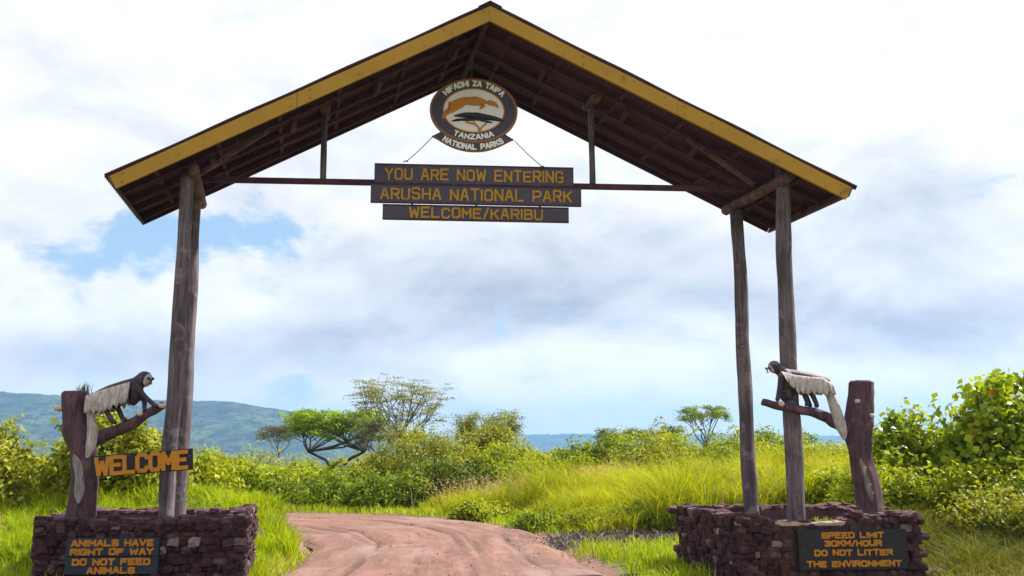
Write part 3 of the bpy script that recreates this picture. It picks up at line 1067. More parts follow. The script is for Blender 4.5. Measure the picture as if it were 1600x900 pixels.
# hanging wires
bm = bmesh.new(); add_tube(bm, [eplace(-0.03, EB, -0.02), eplace(-0.03, 0.86, -0.02)], 0.006, 5); obj('hanging_wire', bm, M['metal'], emb)
for a, b in (((-0.545, -0.375), (-0.895, -0.745)), ((0.55, -0.40), (0.925, -0.765))):
    bm = bmesh.new()
    p0, p1 = eplace(a[0], a[1], -0.02), eplace(b[0], b[1], 0.0)
    add_tube(bm, [p0.lerp(p1, i / 6) + Vector((0, 0, -0.012 * math.sin(math.pi * i / 6))) for i in range(7)], 0.006, 5)
    add_tube(bm, [p1 + Vector((-0.035 if a[0] < 0 else 0.035, 0, -0.005)), p1 + Vector((0, 0, 0.018)), p1 + Vector((0.03 if a[0] < 0 else -0.03, 0, 0.0))], 0.008, 5)
    obj('hanging_wire', bm, M['metal'], emb)


# ------------------------------------------------------------------ stone planters
def rock_mesh(seed):
    g = random.Random(seed)
    bm = bmesh.new()
    bmesh.ops.create_cube(bm, size=1)
    bmesh.ops.subdivide_edges(bm, edges=list(bm.edges), cuts=1, use_grid_fill=True)
    for v in bm.verts:
        n_ = v.co.normalized() * 0.62
        v.co = v.co.lerp(n_, 0.58 + g.uniform(-0.16, 0.16))
        v.co += Vector((g.uniform(-1, 1), g.uniform(-1, 1), g.uniform(-1, 1))) * 0.075
    bmesh.ops.triangulate(bm, faces=list(bm.faces))
    me = bpy.data.meshes.new('stone')
    bm.to_mesh(me); bm.free()
    me.materials.append(M['stone'])
    return me


ROCKS = [rock_mesh(40 + i) for i in range(10)]


def wall_stones(parent, a, b, z0, topz, seed, individual, bmj, course=(0.060, 0.092), length=(0.06, 0.18), skip=None, proud=0.0):
    """random-coursed stones on the face running from a to b (outside is to the right of a->b)"""
    g = random.Random(seed)
    a, b = Vector((*a, 0)), Vector((*b, 0))
    L = (b - a).length; d = (b - a).normalized(); out = Vector((d.y, -d.x, 0))
    ang = math.atan2(d.y, d.x)
    z = z0
    cnt = 0
    while z < 0.80:
        ch = g.uniform(*course)
        x = g.uniform(-0.02, 0.03)
        while x < L - 0.06:
            ln = g.uniform(*length)
            xm = x + ln / 2
            if z + ch * 0.55 < topz(xm / L) and not (skip and skip(xm, z + ch / 2)):
                h_ = ch * g.uniform(0.85, 1.25)
                p = a + d * xm + out * (proud - 0.035 + g.uniform(-0.025, 0.02)) + Vector((0, 0, z + ch / 2 + g.uniform(-0.012, 0.012)))
                me = g.choice(ROCKS)
                sc = Vector((ln * 1.05, g.uniform(0.10, 0.17), h_ * 1.12))
                eul = (g.uniform(-0.2, 0.2), g.uniform(-0.16, 0.16), ang + g.uniform(-0.15, 0.15))
                if individual:
                    o = bpy.data.objects.new('stone', me); C.objects.link(o)
                    o.parent = parent; o.location = p - parent.location
                    o.scale = sc; o.rotation_euler = eul
                    cnt += 1
                else:
                    mt = Matrix.LocRotScale(p, __import__('mathutils').Euler(eul), sc)
                    vm = [bmj.verts.new(mt @ v.co) for v in me.vertices]
                    for f in me.polygons: bmj.faces.new([vm[i] for i in f.vertices])
            x += ln
        z += ch
    return cnt


def cap_stones(parent, a, b, topz, seed, inward, individual, bmj, n_len=(0.10, 0.20)):
    g = random.Random(seed)
    a, b = Vector((*a, 0)), Vector((*b, 0))
    L = (b - a).length; d = (b - a).normalized(); out = Vector((d.y, -d.x, 0))
    ang = math.atan2(d.y, d.x)
    cnt = 0
    for row in (0.05, 0.16):
        x = 0.0
        while x < L:
            ln = g.uniform(*n_len)
            p = a + d * (x + ln / 2) - out * (row * inward) + Vector((0, 0, topz((x + ln / 2) / L) - 0.035 + g.uniform(-0.018, 0.018)))
            me = g.choice(ROCKS); sc = Vector((ln * 1.1, g.uniform(0.12, 0.16), g.uniform(0.07, 0.11)))
            eul = (g.uniform(-0.2, 0.2), g.uniform(-0.15, 0.15), ang + g.uniform(-0.3, 0.3))
            if individual and row < 0.1:
                o = bpy.data.objects.new('stone', me); C.objects.link(o)
                o.parent = parent; o.location = p - parent.location; o.scale = sc; o.rotation_euler = eul
                cnt += 1
            else:
                mt = Matrix.LocRotScale(p, __import__('mathutils').Euler(eul), sc)
                vm = [bmj.verts.new(mt @ v.co) for v in me.vertices]
                for f in me.polygons: bmj.faces.new([vm[i] for i in f.vertices])
            x += ln
    return cnt


def planter(label, corners, tops, seed, show, skip, z0):
    """corners: front-left, front-right, back-right, back-left; tops: a height function per side"""
    cx = sum(c[0] for c in corners) / 4; cy = sum(c[1] for c in corners) / 4
    pl = empty('stone_planter', (cx, cy, 0))
    tag(pl, label, 'planter', 'stone planters at the gate posts')
    th = 0.22
    ctr = Vector((cx, cy, 0))
    # mortar core: four wall slabs with a stepped top
    for k in range(4):
        a, b = Vector((*corners[k], 0)), Vector((*corners[(k + 1) % 4], 0))
        L = (b - a).length; d = (b - a).normalized(); out = Vector((d.y, -d.x, 0))
        bm = bmesh.new()
        n_ = 30
        e0, e1 = 0.04, L - 0.04
        if k % 2: e0, e1 = 0.04 + th, L - 0.04 - th
        P_ = []
        for i in range(n_ + 1):
            s_ = e0 + (e1 - e0) * i / n_
            zt = tops[k](s_ / L) - 0.05
            q0 = a + d * s_ - out * 0.03; q1 = a + d * s_ - out * (0.03 + th)
            P_.append([bm.verts.new(q0 + Vector((0, 0, z0 - 0.3))), bm.verts.new(q0 + Vector((0, 0, zt))), bm.verts.new(q1 + Vector((0, 0, zt))), bm.verts.new(q1 + Vector((0, 0, z0 - 0.3)))])
        for p, q in zip(P_, P_[1:]):
            for i in range(4):
                bm.faces.new((p[i], p[(i + 1) % 4], q[(i + 1) % 4], q[i]))
        bm.faces.new(P_[0]); bm.faces.new(P_[-1][::-1])
        obj('mortar_wall', bm, M['mortar'], pl)
    # soil
    bm = bmesh.new()
    ins = [Vector((*c, 0)).lerp(ctr, 0.10) for c in corners]
    ng = 12
    gv = {}
    g = random.Random(seed)
    for i in range(ng + 1):
        for j in range(ng + 1):
            p = ins[0].lerp(ins[1], i / ng).lerp(ins[3].lerp(ins[2], i / ng), j / ng)
            gv[i, j] = bm.verts.new(p + Vector((0, 0, 0.60 + g.uniform(-0.015, 0.03))))
    for i in range(ng):
        for j in range(ng):
            bm.faces.new((gv[i, j], gv[i + 1, j], gv[i + 1, j + 1], gv[i, j + 1]))
    obj('soil', bm, M['soil'], pl, True)
    bmj = bmesh.new()
    tot = 0
    for k in range(4):
        a, b = corners[k], corners[(k + 1) % 4]
        tot += wall_stones(pl, a, b, z0, tops[k], seed + k, show[k], bmj, skip=skip if k == 0 else None)
        tot += cap_stones(pl, a, b, tops[k], seed + 20 + k, 1, show[k], bmj)
    o = obj('stone_mass', bmj, M['stone'], pl)
    o['kind'] = 'stuff'
    print('planter stones', tot)
    return pl


Lc = [(-5.31, 10.30), (-3.07, 10.48), (-3.48, 12.42), (-5.72, 12.24)]
flat_l = lambda t: 0.765 + 0.012 * math.sin(t * 19) + 0.008 * math.sin(t * 41)
planter('low dark lava-stone planter under the WELCOME board with animals notice', Lc, [flat_l, flat_l, lambda t: 0.735, flat_l], 100,
        (True, True, False, False), lambda x, z: 0.42 < x < 1.33 and 0.19 < z < 0.58, 0.04)
Rc = [(2.62, 10.75), (4.83, 10.95), (4.46, 12.70), (2.25, 12.50)]


def top_rf(t):
    dip = float(sstep(0.13, 0.24, np.float64(t)) * (1 - sstep(0.56, 0.66, np.float64(t))))
    return 0.775 - 0.085 * dip + 0.012 * math.sin(t * 23)


plR = planter('low dark lava-stone planter with worn dip in its rim and speed limit notice', Rc,
              [top_rf, flat_l, lambda t: 0.77, lambda t: 0.77 + 0.012 * math.sin(t * 15)], 200, (True, False, False, True),
              lambda x, z: 0.70 < x < 2.02 and 0.17 < z < 0.62, 0.0)
# smooth cement where the rim is worn
bm = bmesh.new()
a, b = Vector((*Rc[0], 0)), Vector((*Rc[1], 0)); d = (b - a).normalized(); out = Vector((d.y, -d.x, 0))
rows_ = []
for i in range(17):
    s_ = 0.45 + 0.85 * i / 16
    e = 0.02 * (abs(i - 8) / 8) ** 4
    rows_.append([bm.verts.new(a + d * s_ - out * q + Vector((0, 0, z))) for q, z in ((-0.028, 0.664), (-0.03, 0.693 + e), (0.02, 0.703 + e), (0.2, 0.70 + e), (0.21, 0.64))])
for p, q in zip(rows_, rows_[1:]):
    for i in range(4): bm.faces.new((p[i], q[i], q[i + 1], p[i + 1]))
obj('cement_rim', bm, M['cement'], plR, True)

# notices on the planters
place, r_, u_, n_ = frame_at((-4.435, 10.325, 0.19), (2.24, 0.18, 0), (0, 0, 1))
nt = empty('notice_board', (-4.435, 10.325, 0.19))
tag(nt, 'dark blue notice on the stone planter reading ANIMALS HAVE RIGHT OF WAY', 'notice')
for (y0, h_, lines) in ((0.195, 0.195, (('ANIMALS HAVE', 0.105, 0.87), ('RIGHT OF WAY', 0.010, 0.88))), (0.0, 0.188, (('DO NOT FEED', 0.098, 0.82), ('ANIMALS', 0.006, 0.50)))):
    pl0 = lambda x, y, h, p=place, o=y0: p(x, y + o, h + 0.045)
    b = obj('board', board_mesh(pl0, 1.0, h_, 0.05, 0.005), M['plaque_blue'], nt)
    for k, (txt, yy, tw) in enumerate(lines):
        pt = lambda x, y, h, p=pl0, o=yy: p(x, y + o, h + 0.002)
        letters(lettering(txt, 0.076, 0.0215, pt, tw, gap=1.7, seed=31 + k, jit=0.04), M['orange'], b)
place, r_, u_, n_ = frame_at((3.98, 10.86, 0.165), (2.21, 0.20, 0), (0, 0, 1))
nt = empty('notice_board', (3.98, 10.86, 0.165))
tag(nt, 'black notice on the stone planter reading SPEED LIMIT 30KM/HOUR', 'notice')
pl0 = lambda x, y, h, p=place: p(x, y, h + 0.04)
b = obj('board', board_mesh(pl0, 1.32, 0.455, 0.05, 0.005), M['board_dark'], nt)
for k, (txt, yy, tw) in enumerate((('SPEED LIMIT', 0.355, 0.74), ('30KM/HOUR', 0.265, 0.68), ('DO NOT LITTER', 0.160, 0.93), ('THE ENVIRONMENT', 0.035, 1.13))):
    pt = lambda x, y, h, p=pl0, o=yy: p(x, y + o, h + 0.002)
    letters(lettering(txt, 0.073, 0.019, pt, tw, gap=1.7, seed=41 + k, jit=0.06), M['orange'], b)


# ------------------------------------------------------------------ carved tree posts with monkeys
def vnoise(p, s):
    from mathutils import noise
    return noise.noise(Vector(p) * s)


def carved_post(label, prof, branch, stubs, scar, origin):
    """prof: list of (x, y, z, rx, ry); branch: (pts, radii)"""
    st = empty('tree_stump', origin)
    tag(st, label, 'tree stump')
    P_, rx_ = resample([p[:3] for p in prof], [p[3] for p in prof], 6)
    bm = bmesh.new()
    seg = 26
    rings = []
    for p, r in zip(P_, rx_):
        ring = []
        for k in range(seg):
            a = 2 * math.pi * k / seg
            q = r * (1 + 0.06 * math.sin(a * 5 + p.z * 3) + 0.03 * math.sin(a * 11 - p.z * 2))
            v = Vector((p.x + math.cos(a) * q, p.y + math.sin(a) * q * 0.92, p.z))
            v += Vector((math.cos(a), math.sin(a), 0)) * 0.02 * vnoise(v, 7)
            ring.append(bm.verts.new(v))
        rings.append(ring)
    for a, b in zip(rings, rings[1:]):
        for k in range(seg): bm.faces.new((a[k], a[(k + 1) % seg], b[(k + 1) % seg], b[k]))
    bm.faces.new(rings[0][::-1])
    # worn cut top
    top = P_[-1]
    inner = [bm.verts.new(top + (v.co - top) * 0.82 + Vector((0, 0, 0.022 + 0.012 * vnoise(v.co, 9)))) for v in rings[-1]]
    for k in range(seg): bm.faces.new((rings[-1][k], rings[-1][(k + 1) % seg], inner[(k + 1) % seg], inner[k]))
    bm.faces.new(inner)
    obj('trunk', bm, M['stump'], st, True)
    bp, br = resample(branch[0], branch[1], 6)
    bm = bmesh.new()
    rings = add_tube(bm, bp, br, 14)
    for v in bm.verts: v.co += Vector((vnoise(v.co, 9), vnoise(v.co + Vector((5, 0, 0)), 9), vnoise(v.co + Vector((0, 7, 0)), 9))) * 0.016
    obj('branch', bm, M['stump'], st, True)
    for a, b, r in stubs:
        bm = bmesh.new(); a, b = Vector(a), Vector(b)
        add_tube(bm, [a, a.lerp(b, 0.7), b], [r * 1.1, r, r * 0.8], 10, 0.08, rr)
        obj('branch_stub', bm, M['pale_cut'], st, True)
    # pale scar: thin plate on the front of the trunk
    bm = bmesh.new()
    n_ = 16
    Ls, Rs, Ms = [], [], []
    zs = [p.z for p in P_]
    for i in range(n_ + 1):
        t = i / n_
        z = scar[1] + (scar[2] - scar[1]) * t
        c = float(np.interp(z, zs, [p.x for p in P_])) + scar[0] + scar[4] * t
        yc = float(np.interp(z, zs, [p.y for p in P_])); r = float(np.interp(z, zs, rx_))
        w_ = scar[3] * (math.sin(math.pi * t) ** 0.7) * (1 + 0.25 * math.sin(t * 9)) + 0.002
        f = lambda x: yc - math.sqrt(max(r * r - (x - c + scar[0]) ** 2, (0.3 * r) ** 2)) * 1.0 - 0.012
        Ls.append(bm.verts.new((c - w_, f(c - w_) + 0.006, z))); Ms.append(bm.verts.new((c, f(c), z))); Rs.append(bm.verts.new((c + w_, f(c + w_) + 0.006, z)))
    for i in range(n_):
        bm.faces.new((Ls[i], Ms[i], Ms[i + 1], Ls[i + 1])); bm.faces.new((Ms[i], Rs[i], Rs[i + 1], Ms[i + 1]))
    ge = bmesh.ops.solidify(bm, geom=list(bm.faces), thickness=-0.02)
    obj('bark_scar', bm, M['statue_white'], st, True)
    return st


Q1 = 10.7
carved_post('dark carved tree post on the stone planter holding the WELCOME board',
            [(-5.00, Q1, 0.55, 0.165), (-5.00, Q1, 0.95, 0.158), (-4.99, Q1, 1.25, 0.150), (-5.04, Q1, 1.50, 0.150), (-5.13, Q1, 1.75, 0.160), (-5.17, Q1, 2.05, 0.158), (-5.185, Q1, 2.20, 0.150)],
            ([(-5.00, Q1, 1.60), (-4.86, Q1 - 0.02, 1.67), (-4.66, Q1 - 0.05, 1.76), (-4.44, Q1 - 0.10, 1.84), (-4.30, Q1 - 0.12, 1.94), (-4.08, Q1 - 0.14, 2.055)], [0.09, 0.078, 0.072, 0.066, 0.058, 0.045]),
            [((-5.24, Q1 - 0.06, 2.03), (-5.37, Q1 - 0.10, 2.02), 0.036), ((-4.14, Q1 - 0.155, 2.055), (-4.055, Q1 - 0.17, 2.045), 0.03), ((-4.33, Q1 - 0.15, 1.955), (-4.33, Q1 - 0.21, 1.965), 0.034)],
            (0.03, 0.93, 1.50, 0.055, -0.06), (-5.0, Q1, 0.6))
Q2 = 11.4
carved_post('tall dark carved tree post on the stone planter with the speed notice',
            [(4.43, Q2, 0.55, 0.165), (4.425, Q2, 0.90, 0.155), (4.40, Q2, 1.20, 0.150), (4.365, Q2, 1.45, 0.140), (4.345, Q2, 1.68, 0.165), (4.36, Q2, 1.86, 0.185), (4.40, Q2, 2.05, 0.160), (4.425, Q2, 2.25, 0.152), (4.435, Q2, 2.375, 0.15)],
            ([(4.36, Q2, 1.82), (4.18, Q2 - 0.03, 1.81), (4.06, Q2 - 0.06, 1.86), (3.88, Q2 - 0.09, 1.955), (3.62, Q2 - 0.14, 2.02), (3.32, Q2 - 0.2, 2.07), (3.10, Q2 - 0.22, 2.12)], [0.12, 0.085, 0.068, 0.062, 0.058, 0.052, 0.044]),
            [((4.31, Q2 - 0.12, 2.13), (4.305, Q2 - 0.19, 2.13), 0.026), ((4.47, Q2 - 0.14, 1.95), (4.475, Q2 - 0.20, 1.95), 0.026), ((3.33, Q2 - 0.24, 2.095), (3.325, Q2 - 0.275, 2.095), 0.036)],
            (-0.02, 0.90, 1.45, 0.045, -0.045), (4.4, Q2, 0.6))


def capsule_chain(bm, pts, radii, sq=1.0, seg=14):
    P_, r_ = resample(pts, radii, 5)
    add_tube(bm, P_, r_, seg, sq=sq)
    for p, r in ((P_[0], r_[0]), (P_[-1], r_[-1])):
        bmesh.ops.create_uvsphere(bm, u_segments=12, v_segments=8, radius=r * 0.99, matrix=Matrix.Translation(p))


def sphere(bm, c, r, s=(1, 1, 1)):
    bmesh.ops.create_uvsphere(bm, u_segments=20, v_segments=12, radius=1.0, matrix=Matrix.Translation(Vector(c)) @ Matrix.Diagonal((r * s[0], r * s[1], r * s[2], 1)))


def remeshed(bm, voxel, name):
    me = bpy.data.meshes.new(name)
    bm.to_mesh(me); bm.free()
    o = bpy.data.objects.new(name, me); C.objects.link(o)
    md = o.modifiers.new('r', 'REMESH'); md.mode = 'VOXEL'; md.voxel_size = voxel
    sm = o.modifiers.new('s', 'SMOOTH'); sm.iterations = 4; sm.factor = 0.5
    dg = bpy.context.evaluated_depsgraph_get(); dg.update()
    out = bpy.data.meshes.new_from_object(o.evaluated_get(dg))
    bpy.data.objects.remove(o); bpy.data.meshes.remove(me)
    out.name = name
    out.polygons.foreach_set('use_smooth', [True] * len(out.polygons))
    return out


def monkey(label, o3, s, flip, K_, spec):
    """spec is laid out in drawing units (x right, y down) from a side view; K_ metres per unit; o3 scene origin; flip unused"""
    ox, oy = spec['origin']
    T = lambda x, y, w=0.0: Vector((o3[0] + (x - ox) * K_, o3[1] + w, o3[2] - (y - oy) * K_))
    mk = empty('monkey_statue', o3)
    tag(mk, label, 'statue')
    bm = bmesh.new()
    for pts, rad, sq in spec['chains']:
        capsule_chain(bm, [T(*p) for p in pts], [r * K_ for r in rad], sq)
    for (c, r, sc) in spec['balls']:
        sphere(bm, T(*c), r * K_, sc)
    me = remeshed(bm, 0.009, 'body')
    for m_ in ('statue_black', 'statue_white', 'statue_grey'): me.materials.append(M[m_])
    tail = [T(*p) for p in spec['tail']]
    fc, fr, fn = T(*spec['face'][0]), spec['face'][1] * K_, Vector(spec['face'][2]).normalized()
    for f in me.polygons:
        c = f.center
        dt = min(((c - (a + (b - a) * max(0, min(1, (c - a).dot(b - a) / (b - a).length_squared))))).length for a, b in zip(tail, tail[1:]))
        if dt < spec['tail_r'] * K_ and c.z < tail[0].z + 0.01: f.material_index = 1
        q = c - fc
        if (q - fn * q.dot(fn)).length < fr and q.dot(fn) > -0.2 * fr: f.material_index = 1
        if spec.get('grey') and f.normal.z > 0.35 and c.z > T(0, spec['grey']).z: f.material_index = 2  # upward faces above this height get the lighter grey
    body = link('body', me, None, mk)
    # eyes and muzzle on the white face
    side = fn.cross(Vector((0, 0, 1))).normalized(); up = side.cross(fn).normalized()
    for k in (-1, 1):
        bm = bmesh.new(); sphere(bm, fc + side * k * fr * 0.38 + up * fr * 0.28 + fn * fr * 0.72, fr * 0.25, (1, 1, 0.85)); obj('eye', bm, M['black'], mk, True)
    bm = bmesh.new(); sphere(bm, fc - up * fr * 0.50 + fn * fr * 0.86, fr * 0.24, (1.1, 1.1, 0.45)); obj('mouth', bm, M['black'], mk, True)
    bm = bmesh.new(); sphere(bm, fc - up * fr * 0.08 + fn * fr * 0.88, fr * 0.2, (0.8, 0.8, 1.2)); obj('nose', bm, M['black'], mk, True)
    # white mantle of hair hanging either side, jagged lower hem
    for side_ in (-1, 1):
        bm = bmesh.new()
        n_ = 60
        g = random.Random(8 + side_)
        tx = [p[0] for p in spec['mtop']]; ty = [p[1] for p in spec['mtop']]; bx = [p[0] for p in spec['mbot']]; by = [p[1] for p in spec['mbot']]
        tt = np.linspace(0, 1, len(tx)); tb = np.linspace(0, 1, len(bx))
        fr_, bk_ = [], []
        cyc = spec['tufts']
        for i in range(n_ + 1):
            t = i / n_
            x0, y0, x1, y1 = np.interp(t, tt, tx), np.interp(t, tt, ty), np.interp(t, tb, bx), np.interp(t, tb, by)
            ph = (t * cyc) % 1
            y1 += -46 * (abs(ph - 0.5) * 2) ** 1.5 * (0.6 + 0.4 * math.sin(t * 37)) + g.uniform(-6, 6) + 12
            x1 += 16 * (ph - 0.5)
            rg = 6 * math.sin(t * cyc * 2 * math.pi) + 2 * math.sin(t * cyc * 5.3 * math.pi + 1)
            for lst, off in ((fr_, 0.0), (bk_, -0.026)):
                col_ = []
                for j in range(7):
                    q = j / 6
                    bul = (0.80 + 0.28 * math.sin(min(1, q * 1.25) * math.pi / 2)) * spec['mw']
                    th_ = off * (1 - 0.75 * q ** 3) if off else 0
                    col_.append(bm.verts.new(T(x0 + (x1 - x0) * q, y0 + (y1 - y0) * q, side_ * (bul * K_ + th_ + rg * K_ * q))))
                lst.append(col_)
        for i in range(n_):
            for j in range(6):
                bm.faces.new((fr_[i][j], fr_[i + 1][j], fr_[i + 1][j + 1], fr_[i][j + 1]))
                bm.faces.new((bk_[i][j + 1], bk_[i + 1][j + 1], bk_[i + 1][j], bk_[i][j]))
            bm.faces.new((fr_[i][0], bk_[i][0], bk_[i + 1][0], fr_[i + 1][0])); bm.faces.new((fr_[i][6], fr_[i + 1][6], bk_[i + 1][6], bk_[i][6]))
        for i in (0, n_):
            for j in range(6): bm.faces.new((fr_[i][j], fr_[i][j + 1], bk_[i][j + 1], bk_[i][j]))
        obj('mantle', bm, M['statue_white'], mk, True)


KL = 0.00125
left_spec = dict(origin=(720, 500),
    chains=[
        ([(400, 300), (520, 262), (640, 225), (760, 185)], [50, 70, 74, 68], 0.85),
        ([(760, 200), (800, 150), (835, 130)], [66, 62, 60], 0.9),
        ([(770, 230), (765, 300), (755, 345)], [70, 62, 40], 0.9),
        ([(800, 215, -0.05), (868, 290, -0.06), (975, 378, -0.075), (1000, 388, -0.09)], [34, 24, 21, 22], 1),
        ([(780, 250, 0.05), (845, 335, 0.03), (868, 405, -0.02), (885, 418, -0.06)], [34, 24, 20, 20], 1),
        ([(470, 330, -0.035), (520, 420, -0.06), (585, 525, -0.05), (615, 540, -0.06)], [40, 26, 21, 21], 1),
        ([(520, 320, 0.04), (600, 410, 0.04), (670, 500, -0.02), (700, 510, -0.04)], [40, 26, 21, 21], 1),
        ([(385, 320), (362, 420), (372, 520), (395, 640), (385, 760), (365, 850)], [46, 38, 40, 54, 48, 22], 0.8)],
    balls=[((842, 135), 76, (1.0, 0.95, 1.0))],
    tail=[(372, 440), (372, 520), (395, 640), (385, 760), (365, 870)], tail_r=66,
    face=((872, 146), 62, (0.86, -0.5, -0.06)),
    mtop=[(735, 165), (640, 190), (520, 225), (420, 255), (335, 290)],
    mbot=[(745, 335), (660, 385), (560, 425), (450, 455), (345, 450)], tufts=8, mw=84)
monkey('black monkey statue with long white mantle crouching on the branch above the WELCOME board', (-4.49, 10.60, 1.905), 1, False, KL, left_spec)

KR = 0.00148
right_spec = dict(origin=(400, 470),
    chains=[
        ([(300, 215), (420, 240), (540, 262), (650, 285)], [50, 56, 54, 46], 0.9),
        ([(310, 215), (265, 180), (230, 160)], [54, 46, 44], 0.9),
        ([(320, 240), (330, 320), (345, 400)], [66, 52, 40], 0.9),
        ([(275, 240, -0.05), (258, 320, -0.06), (240, 400, -0.06), (225, 432, -0.08)], [30, 25, 22, 20], 1),
        ([(300, 250, 0.05), (300, 340, 0.04), (290, 420, 0.0)], [36, 28, 24], 1),
        ([(450, 290, -0.035), (450, 370, -0.06), (480, 460, -0.05), (470, 475, -0.06)], [32, 22, 18, 18], 1),
        ([(520, 300, -0.02), (530, 380, -0.02), (565, 475, -0.02), (555, 485, -0.04)], [34, 24, 19, 19], 1),
        ([(480, 300, 0.05), (490, 390, 0.05), (520, 480, 0.03)], [44, 24, 19], 1),
        ([(650, 300), (690, 400), (720, 500), (750, 610), (775, 700), (782, 755)], [44, 38, 46, 50, 38, 16], 0.8)],
    balls=[((228, 157), 55, (1.0, 0.95, 1.0))],
    tail=[(678, 380), (690, 400), (720, 500), (750, 610), (775, 700), (782, 735)], tail_r=60,
    face=((196, 178), 44, (-0.9, -0.42, -0.1)), grey=235,
    mtop=[(262, 196), (380, 228), (500, 242), (610, 248), (690, 300)],
    mbot=[(285, 250), (385, 375), (480, 385), (590, 385), (715, 385)], tufts=9, mw=76)
monkey('grey-backed monkey statue with pale mantle and tail walking along the branch beside the speed planter', (3.55, 11.26, 2.095), 1, True, KR, right_spec)

# WELCOME board
wb = empty('welcome_board', (-4.26, 10.55, 1.26))
tag(wb, 'narrow dark board with big orange WELCOME letters nailed to the carved post', 'sign')
place, r_, u_, n_ = frame_at((-4.265, 10.535, 1.27), (1.10, 0.05, 0.085), (-0.075, 0, 1))
obj('plank', board_mesh(place, 1.15, 0.245, 0.035, 0.005), M['board_dark'], wb)
letters(lettering('WELCOME', 0.225, 0.046, lambda x, y, h: place(x, y + 0.010, h + 0.002), 1.02, gap=1.55, seed=51, jit=0.03, depth=0.010), M['orange'], wb)
for x in (-0.53, 0.545):
    bm = bmesh.new(); add_tube(bm, [place(x, 0.16, 0), place(x, 0.16, 0.012)], [0.012, 0.01], 8); obj('nail', bm, M['metal'], wb)

exec_foliage = True
# ------------------------------------------------------------------ foliage
def unit(v):
    return v / np.maximum(np.linalg.norm(v, axis=1, keepdims=True), 1e-9)


def leaves(g, P, N, size, aspect=0.55, fold=0.18, cup=0.12):
    """one folded diamond quad per leaf at P with facing N"""
    n_ = len(P)
    t = unit(np.cross(N, unit(g.normal(size=(n_, 3)))))
    b = np.cross(N, t)
    L = (size * g.uniform(0.65, 1.25, n_))[:, None]
    w_ = L * aspect
    v0 = P - t * L * 0.5
    v1 = P + b * w_ * 0.5 + N * L * fold * 0.5 - t * L * 0.05
    v2 = P + t * L * 0.5 - N * L * cup
    v3 = P - b * w_ * 0.5 + N * L * fold * 0.5 - t * L * 0.05
    V = np.stack([v0, v1, v2, v3], 1).reshape(-1, 3)
    F = np.arange(n_ * 4).reshape(-1, 4)
    return V, F


def clumps_to_leaves(g, cen, rad, per, size, flat=0.8, up=0.55, aspect=0.55):
    m = len(cen)
    idx = np.repeat(np.arange(m), per)
    D = unit(g.normal(size=(len(idx), 3)))
    u = g.uniform(0, 1, len(idx)) ** 0.45
    off = D * (u * rad[idx])[:, None]
    off[:, 2] *= flat
    P = cen[idx] + off
    N = unit(D * 0.6 + np.array([0, 0, up]) + g.normal(size=D.shape) * 0.55)
    V, F = leaves(g, P, N, size, aspect)
    ct = g.uniform(0, 1, m)
    tint = np.clip(0.62 * ct[idx] + 0.42 * g.uniform(0, 1, len(idx)) - 0.02, 0, 0.94)
    tint[g.uniform(0, 1, len(idx)) < 0.010] = 1.0
    return V, F, tint


